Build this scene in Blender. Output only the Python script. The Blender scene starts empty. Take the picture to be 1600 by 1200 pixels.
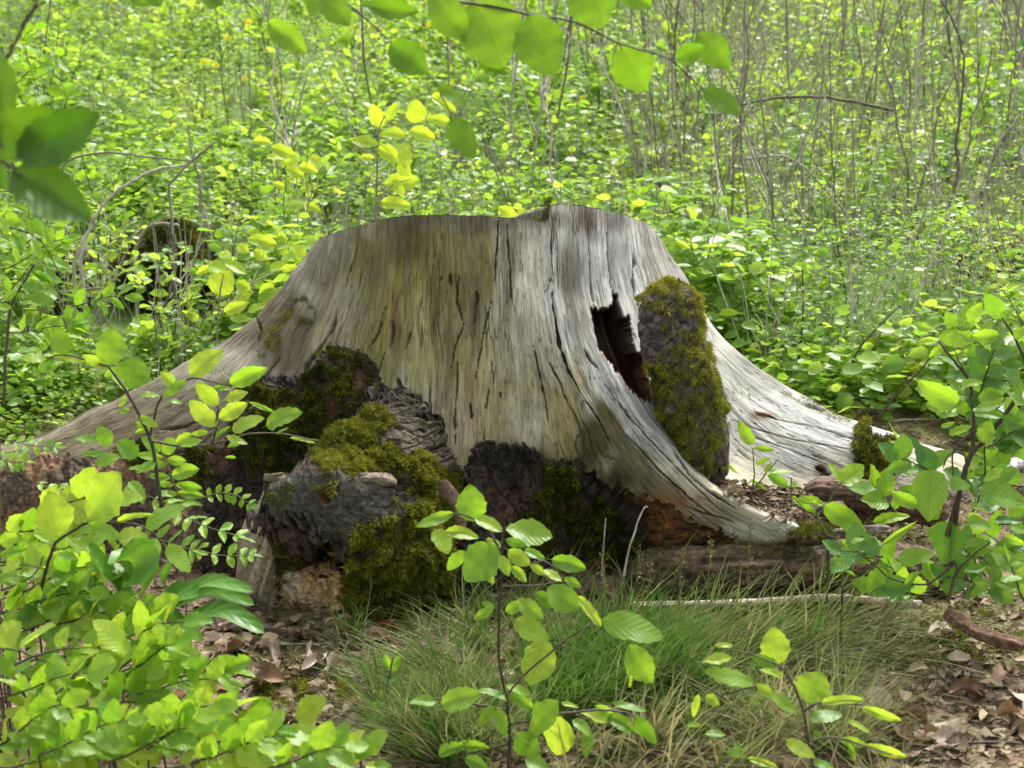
import bpy, math, random
import numpy as np
from mathutils import Matrix, Vector
random.seed(7)
RNG = np.random.default_rng(11)
sc = bpy.context.scene
COL = sc.collection
# ---------------------------------------------------------------- camera, sky, sun, exposure
cam_d = bpy.data.cameras.new('camera'); cam = bpy.data.objects.new('camera', cam_d); COL.objects.link(cam)
PITCH = math.atan(270/2400)
cam.location = (0, 0, 1.05); cam.rotation_euler = (math.pi/2-PITCH, 0, 0)
cam_d.sensor_width = 36; cam_d.lens = 54; cam_d.clip_start = .05; cam_d.clip_end = 300
cam_d.dof.use_dof = True; cam_d.dof.focus_distance = 3.9; cam_d.dof.aperture_fstop = 5.6
sc.camera = cam
SUN_EL, SUN_AZ = math.radians(62), math.radians(35)     # azimuth: clockwise from +Y (away from the camera)
world = bpy.data.worlds.new('World'); sc.world = world; world.use_nodes = True
wn = world.node_tree; bg = wn.nodes['Background']
sky = wn.nodes.new('ShaderNodeTexSky'); sky.sky_type = 'NISHITA'; sky.sun_disc = False
sky.sun_elevation = SUN_EL; sky.sun_rotation = SUN_AZ; sky.dust_density = 4; sky.air_density = 1.0
hs = wn.nodes.new('ShaderNodeHueSaturation'); hs.inputs['Saturation'].default_value = .22
wn.links.new(sky.outputs[0], hs.inputs['Color']); wn.links.new(hs.outputs[0], bg.inputs['Color'])
bg.inputs['Strength'].default_value = .15
sl = bpy.data.lights.new('sun', 'SUN'); sun = bpy.data.objects.new('sun', sl); COL.objects.link(sun)
sl.energy = 2.1; sl.angle = math.radians(11); sl.color = (1, .97, .92)
sd = Vector((math.sin(SUN_AZ)*math.cos(SUN_EL), math.cos(SUN_AZ)*math.cos(SUN_EL), math.sin(SUN_EL)))
sun.rotation_euler = sd.to_track_quat('Z', 'Y').to_euler()
sc.view_settings.view_transform = 'Standard'; sc.view_settings.look = 'None'
sc.view_settings.exposure = 1.25; sc.view_settings.gamma = 1; sc.view_settings.use_curve_mapping = False
sc.render.engine = 'CYCLES'
sc.cycles.max_bounces = 8; sc.cycles.transmission_bounces = 5; sc.cycles.diffuse_bounces = 4

# ---------------------------------------------------------------- maths helpers
ca, sa = math.cos(PITCH), math.sin(PITCH)
def P(px, py, Y):
    """the point of the place seen at that spot of the photograph, Y metres away"""
    px = np.asarray(px, float); py = np.asarray(py, float); Y = np.asarray(Y, float)
    dx = (px-800)/2400; dy = -(py-600)/2400
    X = dx; yy = ca+dy*sa; zz = -sa+dy*ca
    s = Y/yy
    return np.stack([X*s, Y+0*s, 1.05+zz*s], -1)
def PX(p):
    x, y, z = p[..., 0], p[..., 1], p[..., 2]-1.05
    f = y*ca-z*sa; u = y*sa+z*ca
    return 800+2400*x/f, 600-2400*u/f
def sst(a, b, x):
    t = np.clip((x-a)/(b-a), 0, 1); return t*t*(3-2*t)
def h2(ix, iy, s):
    n = (ix.astype(np.int64)*374761393+iy.astype(np.int64)*668265263+s*974711) & 0xffffffff
    n = ((n ^ (n >> 13))*1274126177) & 0xffffffff
    return ((n ^ (n >> 16)) & 0xffff)/65535.
def vn(x, y, s=0):
    ix, iy = np.floor(x), np.floor(y); fx, fy = x-ix, y-iy
    fx = fx*fx*(3-2*fx); fy = fy*fy*(3-2*fy)
    a, b, c, d = h2(ix, iy, s), h2(ix+1, iy, s), h2(ix, iy+1, s), h2(ix+1, iy+1, s)
    return (a+(b-a)*fx)*(1-fy)+(c+(d-c)*fx)*fy
def fbm(x, y, s=0, o=4):
    r = 0; a = .5; t = 0
    for k in range(o):
        r = r+a*vn(x*2**k, y*2**k, s+k*17); t += a; a *= .5
    return r/t
def cell(x, y, s=0):
    """distance to nearest and second nearest random point"""
    ix, iy = np.floor(x), np.floor(y); d1 = np.full(x.shape, 9.); d2 = d1.copy()
    for i in (-1, 0, 1):
        for j in (-1, 0, 1):
            cx = ix+i+h2(ix+i, iy+j, s); cy = iy+j+h2(ix+i, iy+j, s+5)
            d = np.hypot(cx-x, cy-y)
            d2 = np.where(d < d1, d1, np.minimum(d2, d)); d1 = np.minimum(d, d1)
    return d1, d2
def catmull(p, t, periodic=False):
    """p (n,...) sampled at t in index units"""
    n = len(p); i = np.floor(t).astype(int)
    if not periodic: i = np.clip(i, 0, n-2)
    f = (t-i).reshape((-1,)+(1,)*(p.ndim-1))
    g = (lambda k: p[k % n]) if periodic else (lambda k: p[np.clip(k, 0, n-1)])
    a, b, c, d = g(i-1), g(i), g(i+1), g(i+2)
    return b+.5*f*(c-a+f*(2*a-5*b+4*c-d+f*(3*(b-c)+d-a)))
def inpoly(x, y, poly):
    r = np.zeros(x.shape, bool); n = len(poly)
    for i in range(n):
        x0, y0 = poly[i]; x1, y1 = poly[(i+1) % n]
        if y0 == y1: continue
        c = ((y0 > y) != (y1 > y)) & (x < (x1-x0)*(y-y0)/(y1-y0)+x0)
        r ^= c
    return r
def pldist(x, y, pts, sx=1.):
    """distance to a polyline, and how far along it"""
    best = np.full(x.shape, 1e9); al = np.zeros(x.shape); n = len(pts)-1
    for i in range(n):
        (x0, y0), (x1, y1) = pts[i], pts[i+1]
        dx, dy = x1-x0, y1-y0; L = dx*dx+dy*dy+1e-9
        t = np.clip(((x-x0)*dx+(y-y0)*dy)/L, 0, 1)
        d = np.hypot(x-x0-t*dx, y-y0-t*dy)
        m = d < best; best = np.where(m, d, best); al = np.where(m, (i+t)/n, al)
    return best, al
def G(x, y):
    """height of the ground"""
    x = np.asarray(x, float); y = np.asarray(y, float)
    z = np.where(y < 3.7, .09-.11*(3.7-y), .09+.26*(y-3.7))
    z = z-.02*np.exp(-((y-3.7)/.3)**2)*0
    z = np.where(y > 30, .09+.26*26.3+.05*(y-30), z)
    z = np.where(y < 0, .09-.11*3.7, z)
    z = z+.03*(fbm(x*1.7+9, y*1.7+3, 5, 3)-.5)+.25*(fbm(x*.3+9, y*.3, 8, 2)-.5)*sst(5, 9, y)
    z = z+.05*sst(.5, .9, x)*sst(3.9, 4.2, y)*(1-sst(5, 6, y))
    return z

# ---------------------------------------------------------------- object helpers
def mesh(name, v, f, mat=None, col=None, rnd=None, uv=None, smooth=True):
    """v (n,3); f (m,3) or (m,4) array, or a list of such arrays"""
    me = bpy.data.meshes.new(name)
    fs = f if isinstance(f, list) else [f]
    fs = [np.asarray(a, np.int32) for a in fs if len(a)]
    me.vertices.add(len(v)); me.vertices.foreach_set('co', np.asarray(v, np.float32).ravel())
    loops = np.concatenate([a.ravel() for a in fs]); tot = np.concatenate([np.full(len(a), a.shape[1], np.int32) for a in fs])
    st = np.concatenate([[0], np.cumsum(tot)[:-1]]).astype(np.int32)
    me.loops.add(len(loops)); me.loops.foreach_set('vertex_index', loops)
    me.polygons.add(len(tot)); me.polygons.foreach_set('loop_start', st)
    me.polygons.foreach_set('use_smooth', np.full(len(tot), smooth))
    me.update(calc_edges=True)
    if col is not None:
        a = me.attributes.new('Col', 'FLOAT_COLOR', 'POINT')
        c = np.ones((len(v), 4), np.float32); c[:, :3] = col; a.data.foreach_set('color', c.ravel())
    if rnd is not None:
        a = me.attributes.new('rnd', 'FLOAT', 'POINT'); a.data.foreach_set('value', np.asarray(rnd, np.float32))
    if uv is not None:
        a = me.attributes.new('uvw', 'FLOAT_VECTOR', 'POINT')
        c = np.zeros((len(v), 3), np.float32); c[:, :2] = uv; a.data.foreach_set('vector', c.ravel())
    if mat: me.materials.append(mat)
    return me
def link(name, me, parent=None, kind=None, label=None, mat4=None):
    o = bpy.data.objects.new(name, me); COL.objects.link(o)
    if parent is not None: o.parent = parent
    if mat4 is not None: o.matrix_local = mat4
    if kind: o['kind'] = kind
    if label: o['label'] = label
    return o
def tag(o, label, cat=None, group=None):
    o['label'] = label
    if cat: o['category'] = cat
    if group: o['group'] = group
    return o
def thing(name, label, cat, loc, group=None, rz=0, s=1):
    o = bpy.data.objects.new(name, None); COL.objects.link(o); o.location = [float(a) for a in loc]
    o.empty_display_size = .05; o.rotation_euler.z = rz; o.scale = (s, s, s)
    return tag(o, label, cat, group)
def rel(o, v):
    return np.asarray(v)-np.array(o.location)
def gridf(nu, nv, closed=False):
    i = np.arange(nu if closed else nu-1); j = np.arange(nv-1)
    I, J = np.meshgrid(i, j, indexing='ij'); I2 = (I+1) % nu
    return np.stack([I*nv+J, I2*nv+J, I2*nv+J+1, I*nv+J+1], -1).reshape(-1, 4)
def gnorm(S, closed=False):
    """normals of a grid (nu,nv,3)"""
    if closed: du = np.roll(S, -1, 0)-np.roll(S, 1, 0)
    else: du = np.gradient(S, axis=0)
    dv = np.gradient(S, axis=1)
    n = np.cross(du, dv); return n/(np.linalg.norm(n, axis=-1, keepdims=True)+1e-12)
def norm(a): return a/(np.linalg.norm(a, axis=-1, keepdims=True)+1e-12)
def tube_arrays(pts, r0, r1, sides=6, sub=4, wob=0.):
    pts = np.asarray(pts, float); n = (len(pts)-1)*sub+1
    c = catmull(pts, np.linspace(0, len(pts)-1, n)) if len(pts) > 2 else pts[0]+(pts[-1]-pts[0])*np.linspace(0, 1, n)[:, None]
    if wob: c = c+RNG.normal(0, wob, c.shape)
    t = norm(np.gradient(c, axis=0)); ref = np.array([.31, .9, .2]); a = norm(np.cross(t, ref)); b = np.cross(t, a)
    r = (r0+(r1-r0)*np.linspace(0, 1, n))[:, None, None]
    an = np.linspace(0, 2*np.pi, sides, endpoint=False)
    v = c[:, None]+r*(np.cos(an)[None, :, None]*a[:, None]+np.sin(an)[None, :, None]*b[:, None])
    v = v.reshape(-1, 3)
    i, j = np.meshgrid(np.arange(n-1), np.arange(sides), indexing='ij'); j2 = (j+1) % sides
    f = np.stack([i*sides+j, i*sides+j2, (i+1)*sides+j2, (i+1)*sides+j], -1).reshape(-1, 4)
    tip = np.array([[ (n-1)*sides+k for k in (0, 1, 2, 3)]]) if sides == 4 else np.zeros((0, 4), int)
    return v, f
def join(parts):
    V, F, o = [], [], 0
    for v, f in parts:
        V.append(v); F.append(np.asarray(f)+o); o += len(v)
    return np.concatenate(V), F
def scatter(tv, tf, M, T):
    """copies of a template: M (n,3,3) columns are the axes, T (n,3)"""
    n = len(T); v = np.einsum('nij,kj->nki', M, tv)+T[:, None]
    f = np.asarray(tf)[None]+(np.arange(n)*len(tv))[:, None, None]
    return v.reshape(-1, 3), f.reshape(-1, tf.shape[1])
def frames(x, nrm):
    x = norm(x); n = norm(nrm-x*np.sum(nrm*x, -1, keepdims=True)); y = np.cross(n, x)
    return x, y, n

# ---------------------------------------------------------------- materials
def newmat(name):
    m = bpy.data.materials.new(name); m.use_nodes = True
    nt = m.node_tree; b = nt.nodes['Principled BSDF']
    return m, nt, b
def nd(nt, t, **k):
    n = nt.nodes.new(t)
    for a, v in k.items():
        if a in n.inputs: n.inputs[a].default_value = v
        else: setattr(n, a, v)
    return n
def mathn(nt, op, a, b=None, c=None):
    n = nt.nodes.new('ShaderNodeMath'); n.operation = op
    for i, v in enumerate((a, b, c)):
        if v is None: continue
        if isinstance(v, (int, float)): n.inputs[i].default_value = v
        else: nt.links.new(v, n.inputs[i])
    return n.outputs[0]
def mixc(nt, f, a, b, mode='MIX'):
    n = nt.nodes.new('ShaderNodeMix'); n.data_type = 'RGBA'; n.blend_type = mode
    for s, v in ((n.inputs['Factor'], f), (n.inputs['A'], a), (n.inputs['B'], b)):
        if isinstance(v, (int, float)): s.default_value = v
        elif isinstance(v, tuple): s.default_value = (*v, 1)
        else: nt.links.new(v, s)
    return n.outputs['Result']
# look up the sockets by index: Mix node has several sockets named A and B
def mixc(nt, f, a, b, mode='MIX'):
    n = nt.nodes.new('ShaderNodeMix'); n.data_type = 'RGBA'; n.blend_type = mode
    for s, v in ((n.inputs[0], f), (n.inputs[6], a), (n.inputs[7], b)):
        if isinstance(v, (int, float)): s.default_value = v
        elif isinstance(v, tuple): s.default_value = (*v, 1)
        else: nt.links.new(v, s)
    return n.outputs[2]
def ramp(nt, fac, lo, hi, c0=0., c1=1.):
    n = nt.nodes.new('ShaderNodeMapRange'); n.interpolation_type = 'SMOOTHSTEP'
    n.inputs['From Min'].default_value = lo; n.inputs['From Max'].default_value = hi
    n.inputs['To Min'].default_value = c0; n.inputs['To Max'].default_value = c1
    nt.links.new(fac, n.inputs['Value']); return n.outputs['Result']
def wood_material():
    m, nt, b = newmat('weathered_wood'); L = nt.links.new
    col = nd(nt, 'ShaderNodeAttribute', attribute_name='Col'); uv = nd(nt, 'ShaderNodeAttribute', attribute_name='uvw')
    def an(su, sv, det=5, rough=.6):
        mp = nd(nt, 'ShaderNodeMapping'); mp.inputs['Scale'].default_value = (su, sv, 1); L(uv.outputs['Vector'], mp.inputs[0])
        n = nd(nt, 'ShaderNodeTexNoise'); n.inputs['Scale'].default_value = 1; n.inputs['Detail'].default_value = det
        n.inputs['Roughness'].default_value = rough; L(mp.outputs[0], n.inputs['Vector']); return n.outputs['Fac']
    g1 = an(260, 22); g2 = an(80, 9, 4); g3 = an(600, 70, 3)
    iso = nd(nt, 'ShaderNodeTexNoise'); iso.inputs['Scale'].default_value = 160; iso.inputs['Detail'].default_value = 4
    gc = nd(nt, 'ShaderNodeTexCoord'); L(gc.outputs['Object'], iso.inputs['Vector'])
    f = mathn(nt, 'ADD', mathn(nt, 'MULTIPLY', g1, .5), mathn(nt, 'MULTIPLY', g2, .5))
    c = mixc(nt, ramp(nt, f, .36, .62), (.66, .63, .57), (1.25, 1.24, 1.2))
    base = mixc(nt, 1., col.outputs['Color'], c, 'MULTIPLY')
    base = mixc(nt, ramp(nt, g3, .62, .74, 0, .28), base, (.07, .06, .035))
    base = mixc(nt, ramp(nt, iso.outputs['Fac'], .62, .72, 0, .6), base, (.08, .075, .05))
    L(base, b.inputs['Base Color']); b.inputs['Roughness'].default_value = .78; b.inputs['Specular IOR Level'].default_value = .3
    w1 = mathn(nt, 'ABSOLUTE', mathn(nt, 'SUBTRACT', an(42, 3.2, 2, .5), .5)); pm = an(9, 3, 2)
    w2 = mathn(nt, 'ABSOLUTE', mathn(nt, 'SUBTRACT', an(110, 6, 2, .5), .5)); pm2 = an(16, 7, 2)
    fis = mathn(nt, 'MAXIMUM', mathn(nt, 'MULTIPLY', ramp(nt, w1, .0, .014, 1, 0), ramp(nt, pm, .44, .60)), mathn(nt, 'MULTIPLY', ramp(nt, w2, .0, .022, .8, 0), ramp(nt, pm2, .5, .62)))
    base = mixc(nt, mathn(nt, 'MULTIPLY', fis, .85), base, (.035, .028, .018)); L(base, b.inputs['Base Color'])
    bp = nd(nt, 'ShaderNodeBump'); bp.inputs['Strength'].default_value = .7; bp.inputs['Distance'].default_value = .004
    L(mathn(nt, 'SUBTRACT', mathn(nt, 'ADD', f, mathn(nt, 'MULTIPLY', g3, .3)), fis), bp.inputs['Height']); L(bp.outputs[0], b.inputs['Normal'])
    return m
def rough_material(name, scale=60, spec=.25, rough=.85, bump=.8, dist=.006, lo=.55, hi=1.4):
    """colour from the Col attribute with irregular grain"""
    m, nt, b = newmat(name); L = nt.links.new
    col = nd(nt, 'ShaderNodeAttribute', attribute_name='Col'); tc = nd(nt, 'ShaderNodeTexCoord')
    n = nd(nt, 'ShaderNodeTexNoise'); n.inputs['Scale'].default_value = scale; n.inputs['Detail'].default_value = 6
    n.inputs['Roughness'].default_value = .68; L(tc.outputs['Object'], n.inputs['Vector'])
    c = mixc(nt, ramp(nt, n.outputs['Fac'], .35, .68), (lo, lo, lo), (hi, hi, hi))
    L(mixc(nt, 1., col.outputs['Color'], c, 'MULTIPLY'), b.inputs['Base Color'])
    b.inputs['Roughness'].default_value = rough; b.inputs['Specular IOR Level'].default_value = spec
    bp = nd(nt, 'ShaderNodeBump'); bp.inputs['Strength'].default_value = bump; bp.inputs['Distance'].default_value = dist
    L(n.outputs['Fac'], bp.inputs['Height']); L(bp.outputs[0], b.inputs['Normal'])
    return m
def leaf_material(name, c0, c1, trans=.5, tcol=1.5, rough=.42, spots=0., vein=.35, spec=.5, yshift=(1.15, 1.05, .6)):
    m, nt, b = newmat(name); L = nt.links.new
    oi = nd(nt, 'ShaderNodeObjectInfo'); at = nd(nt, 'ShaderNodeAttribute', attribute_name='rnd'); uv = nd(nt, 'ShaderNodeAttribute', attribute_name='uvw')
    r = mathn(nt, 'FRACT', mathn(nt, 'ADD', oi.outputs['Random'], at.outputs['Fac']))
    c = mixc(nt, r, c0, c1)
    tc = nd(nt, 'ShaderNodeTexCoord'); n = nd(nt, 'ShaderNodeTexNoise'); n.inputs['Scale'].default_value = 3.; n.inputs['Detail'].default_value = 3
    L(uv.outputs['Vector'], n.inputs['Vector'])
    c = mixc(nt, ramp(nt, n.outputs['Fac'], .35, .7), c, mixc(nt, 1., c, (.8, .9, .7), 'MULTIPLY'))
    sx = nd(nt, 'ShaderNodeSeparateXYZ'); L(uv.outputs['Vector'], sx.inputs[0])
    s = mathn(nt, 'ABSOLUTE', sx.outputs['Y'])
    ph = mathn(nt, 'SINE', mathn(nt, 'MULTIPLY', mathn(nt, 'SUBTRACT', sx.outputs['X'], mathn(nt, 'MULTIPLY', s, .55)), 2*math.pi*7.5))
    v1 = ramp(nt, ph, .86, 1.0); v2 = ramp(nt, s, .0, .035, 1, 0)
    vv = mathn(nt, 'MULTIPLY', mathn(nt, 'MAXIMUM', mathn(nt, 'MULTIPLY', v1, .55), v2), vein)
    c = mixc(nt, vv, c, mixc(nt, 1., c, (.55, .6, .4), 'MULTIPLY'))
    if spots:
        n2 = nd(nt, 'ShaderNodeTexNoise'); n2.inputs['Scale'].default_value = 9; n2.inputs['Detail'].default_value = 2
        L(tc.outputs['Object'], n2.inputs['Vector'])
        c = mixc(nt, ramp(nt, n2.outputs['Fac'], .72, .76, 0, spots), c, (.06, .025, .008))
    L(c, b.inputs['Base Color']); b.inputs['Roughness'].default_value = rough; b.inputs['Specular IOR Level'].default_value = spec
    tr = nd(nt, 'ShaderNodeBsdfTranslucent'); L(mixc(nt, 1., c, tuple(a*tcol for a in yshift), 'MULTIPLY'), tr.inputs['Color'])
    bp = nd(nt, 'ShaderNodeBump'); bp.inputs['Strength'].default_value = .10; bp.inputs['Distance'].default_value = .01
    L(ph, bp.inputs['Height']); L(bp.outputs[0], b.inputs['Normal'])
    mx = nd(nt, 'ShaderNodeMixShader'); mx.inputs[0].default_value = trans
    L(b.outputs[0], mx.inputs[1]); L(tr.outputs[0], mx.inputs[2]); L(mx.outputs[0], nt.nodes['Material Output'].inputs['Surface'])
    return m
def twocol(name, c0, c1, rough=.8, spec=.3, trans=0., scale=30., obj=True):
    """plain material: colour picked between two by the rnd attribute and the object, with grain"""
    m, nt, b = newmat(name); L = nt.links.new
    oi = nd(nt, 'ShaderNodeObjectInfo'); at = nd(nt, 'ShaderNodeAttribute', attribute_name='rnd')
    r = mathn(nt, 'FRACT', mathn(nt, 'ADD', oi.outputs['Random'], at.outputs['Fac'])) if obj else at.outputs['Fac']
    tc = nd(nt, 'ShaderNodeTexCoord'); n = nd(nt, 'ShaderNodeTexNoise'); n.inputs['Scale'].default_value = scale; n.inputs['Detail'].default_value = 4
    L(tc.outputs['Object'], n.inputs['Vector'])
    c = mixc(nt, r, c0, c1); c = mixc(nt, ramp(nt, n.outputs['Fac'], .35, .65), mixc(nt, 1., c, (.55, .55, .55), 'MULTIPLY'), c)
    L(c, b.inputs['Base Color']); b.inputs['Roughness'].default_value = rough; b.inputs['Specular IOR Level'].default_value = spec
    bp = nd(nt, 'ShaderNodeBump'); bp.inputs['Strength'].default_value = .4; bp.inputs['Distance'].default_value = .003
    L(n.outputs['Fac'], bp.inputs['Height']); L(bp.outputs[0], b.inputs['Normal'])
    if trans:
        tr = nd(nt, 'ShaderNodeBsdfTranslucent'); L(c, tr.inputs['Color'])
        mx = nd(nt, 'ShaderNodeMixShader'); mx.inputs[0].default_value = trans
        L(b.outputs[0], mx.inputs[1]); L(tr.outputs[0], mx.inputs[2]); L(mx.outputs[0], nt.nodes['Material Output'].inputs['Surface'])
    return m
M_WOOD = wood_material()
M_BARK = rough_material('old_bark', 70, .3, .8, .9, .008, .5, 1.5)
M_SOFT = rough_material('rotten_wood', 90, .2, .9, .8, .006, .6, 1.35)
M_MOSS = twocol('moss', (.035, .052, .006), (.38, .38, .045), .9, .1, .3, 60, False)
M_STEM_PALE = twocol('pale_dead_stem', (.24, .21, .17), (.66, .61, .52), .8, .3, 0, 40)
M_STEM_DARK = twocol('dark_twig', (.045, .03, .022), (.12, .085, .06), .6, .4, 0, 60)
M_STEM_BG = twocol('brown_twig', (.10, .08, .06), (.26, .21, .16), .7, .3, 0, 60)
M_STEM_GREEN = twocol('green_stem', (.12, .16, .04), (.2, .22, .07), .6, .4, 0, 60)
M_LEAF = leaf_material('young_beech_leaf', (.13, .28, .022), (.36, .49, .06), .52, 1.6, rough=.38, spots=.6)
M_LEAF_SH = leaf_material('overhanging_beech_leaf', (.10, .22, .014), (.17, .31, .022), .58, 1.5, spots=.9)  # leaf green of the overhanging twigs, deeper than the young leaves
M_LEAF_DARK = leaf_material('dark_beech_leaf', (.05, .14, .008), (.09, .20, .012), .45, 1.3, spots=.9)  # deepest beech green, for the large leaves at the left edge
M_LEAF_DK = leaf_material('broad_herb_leaf', (.07, .19, .03), (.14, .29, .04), .35, 1.4, rough=.42, vein=.25)
M_LEAF_MID = leaf_material('bush_leaf', (.15, .31, .03), (.28, .44, .045), .5, 1.5, vein=.45)
M_LEAF_YEL = leaf_material('yellow_leaf', (.33, .46, .04), (.46, .57, .06), .5, 1.5, vein=.2)
M_LEAF_BG = leaf_material('thicket_leaf', (.15, .29, .035), (.34, .46, .085), .5, 1.6, vein=.1, rough=.36, spec=.65)
M_GRASS = twocol('grass_blade', (.08, .215, .014), (.55, .47, .25), .5, .4, .35, 20, False)
M_DEAD = twocol('dead_leaf', (.085, .042, .017), (.42, .335, .205), .7, .4, .15, 25)
M_FLOWER = leaf_material('yellow_petal', (.85, .78, .03), (.9, .85, .04), .3, 1.1, vein=0)
M_SEDGE = twocol('sedge_seed', (.16, .17, .04), (.28, .25, .08), .8, .2, .2, 60, False)
M_DL = {'pale': twocol('pale_dead_leaf', (.42, .33, .24), (.60, .50, .38), .6, .4, .1, 3), 'brown': twocol('brown_dead_leaf', (.20, .11, .055), (.33, .20, .11), .6, .4, .15, 3), 'reddish': twocol('reddish_dead_leaf', (.13, .035, .012), (.22, .07, .02), .5, .5, .2, 3)}
# ---------------------------------------------------------------- ground
def build_ground():
    xs = np.concatenate([np.linspace(-40, -3, 60)[:-1], np.linspace(-3, 3, 420), np.linspace(3, 40, 60)[1:]])
    ys = np.concatenate([np.linspace(-12, 2, 30)[:-1], np.linspace(2, 5.5, 300), np.linspace(5.5, 60, 160)[1:]])
    X, Y = np.meshgrid(xs, ys, indexing='ij'); Z = G(X, Y)
    near = (1-sst(5.5, 7, Y))*(1-sst(2.6, 3, abs(X)))
    Z = Z+near*(.03*(fbm(X*9, Y*9, 3, 3)-.5)+.014*(fbm(X*40, Y*40, 4, 3)-.5))
    v = np.stack([X, Y, Z], -1).reshape(-1, 3)
    a = fbm(X*6, Y*6, 21, 4); b = fbm(X*30, Y*30, 22, 3)
    c = np.array([.10, .065, .04])*(1-a[..., None])+np.array([.26, .19, .12])*a[..., None]
    c = c*(.5+b[..., None])
    g = sst(.5, .62, fbm(X*2.2+4, Y*2.2, 31, 4))[..., None]
    c = c*(1-.6*g)+np.array([.10, .11, .025])*.6*g
    far = sst(4.5, 5.4, Y)[..., None]; c = c*(1-far)+np.array([.13, .19, .05])*(.5+b[..., None])*far
    o = link('ground', mesh('ground', v, gridf(len(xs), len(ys))[:, ::-1], M_SOFT, col=c.reshape(-1, 3)), kind='structure')
    o['label'] = 'brown woodland floor rising into a bank behind the stump'
build_ground()

# ---------------------------------------------------------------- the stump
FIB = [  # grain lines from the sawn rim down to the ground, clockwise from the left root: (px, py, distance)
 [(500,372,4.35),(470,415,4.33),(398,500,4.30),(312,560,4.27),(190,622,4.2),(60,682,4.15),(-120,740,4.1)],
 [(508,369,4.27),(488,430,4.22),(435,515,4.18),(365,600,4.12),(240,685,4.08),(100,745,4.02),(-100,815,4.0)],
 [(522,364,4.20),(508,440,4.13),(468,530,4.08),(425,610,4.03),(340,690,4.01),(262,780,3.98),(180,865,3.97)],
 [(555,354,4.10),(545,440,4.04),(515,530,3.99),(480,610,3.95),(445,700,3.93),(415,800,3.91),(400,900,3.88)],
 [(610,340,4.02),(602,440,3.96),(585,540,3.91),(570,630,3.87),(550,730,3.85),(540,830,3.83),(535,940,3.80)],
 [(655,336,3.97),(652,440,3.92),(650,540,3.87),(646,640,3.83),(640,740,3.80),(630,840,3.76),(620,950,3.74)],
 [(705,336,3.935),(706,440,3.89),(706,540,3.85),(704,640,3.82),(700,740,3.80),(698,840,3.77),(695,940,3.73)],
 [(765,338,3.92),(768,440,3.88),(770,540,3.85),(772,640,3.83),(772,740,3.82),(774,840,3.81),(775,925,3.80)],
 [(822,342,3.92),(826,440,3.885),(836,540,3.85),(850,640,3.83),(862,740,3.84),(870,835,3.88),(880,910,3.9)],
 [(852,345,3.935),(858,440,3.90),(872,540,3.85),(905,640,3.81),(940,740,3.80),(960,830,3.86),(970,905,3.88)],
 [(866,320,3.95),(870,440,3.905),(888,540,3.85),(930,640,3.79),(985,740,3.75),(1040,815,3.76),(1090,880,3.80)],
 [(925,325,4.00),(930,440,3.95),(955,540,3.88),(1003,640,3.81),(1075,735,3.74),(1150,790,3.68),(1240,834,3.65)],
 [(970,334,4.07),(982,440,4.03),(1008,540,3.98),(1042,640,3.93),(1095,735,3.86),(1155,790,3.80),(1240,838,3.76)],
 [(1000,345,4.15),(1018,440,4.12),(1048,530,4.09),(1092,620,4.07),(1140,700,4.05),(1220,758,4.04),(1330,808,4.03)],
 [(1020,358,4.24),(1048,440,4.22),(1093,530,4.20),(1158,607,4.18),(1250,668,4.17),(1360,712,4.17),(1510,768,4.2)],
 [(1033,378,4.35),(1066,430,4.35),(1112,512,4.36),(1190,582,4.36),(1290,640,4.34),(1390,680,4.34),(1540,740,4.36)],
 [(1010,368,4.5),(1035,440,4.5),(1075,530,4.52),(1140,600,4.54),(1240,660,4.52),(1330,710,4.5),(1440,770,4.5)],
 [(940,348,4.68),(950,430,4.72),(960,500,4.78),(980,560,4.85),(1000,610,4.93),(1020,660,5.0),(1040,710,5.05)],
 [(790,348,4.76),(790,430,4.8),(790,500,4.86),(790,560,4.94),(790,610,5.0),(790,660,5.06),(790,710,5.1)],
 [(640,352,4.68),(620,430,4.72),(600,500,4.78),(580,560,4.85),(560,610,4.93),(540,660,5.0),(520,710,5.05)],
 [(530,366,4.5),(500,430,4.5),(440,510,4.5),(360,590,4.45),(250,650,4.42),(110,710,4.38),(-80,790,4.35)],
]
FIB = np.array(FIB, float)
FP = P(FIB[..., 0], FIB[..., 1], FIB[..., 2])                       # (nf, 7, 3)
low = FP[:, -1:].copy(); low[..., 2] -= .22; low[10:13, :, 2] += .16; low[10:13, :, 1] += .15; low[10:13, :, 0] -= .06; FP = np.concatenate([FP, low], 1)
NF = len(FP)
tt = []
for i in range(NF):
    front = i < 16 or i == NF-1
    w = np.linalg.norm(FP[(i+1) % NF]-FP[i], axis=-1)[:-1].max()
    k = max(6, int(w/(.0042 if front else .02))); tt.append(i+np.arange(k)/k)
tt = np.concatenate(tt); NU = len(tt)
vv = np.concatenate([np.linspace(0, 6, 400), np.linspace(6, 7, 12)[1:]]); NV = len(vv)
S = catmull(catmull(FP, tt, True).transpose(1, 0, 2), vv).transpose(1, 0, 2)
AX = np.array([-.05, 4.34, .5])
N0 = gnorm(S, True)
if np.sum(N0[:, 100]*(S[:, 100]-AX)) < 0: N0 = -N0
FLIP = np.sum(gnorm(S, True)[:, 100]*(S[:, 100]-AX)) < 0
px, py = PX(S)
U = np.concatenate([[0], np.cumsum(np.linalg.norm(np.diff(S[:, 60], axis=0), axis=-1))])[:, None]+0*px
V = np.concatenate([np.zeros((NU, 1)), np.cumsum(np.linalg.norm(np.diff(S, axis=1), axis=-1), 1)], 1)
front = (np.sum(N0*(np.array([0, 0, 1.05])-S), -1) > -.3) & ((tt < 16.3) | (tt > NF-.6))[:, None]
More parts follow.
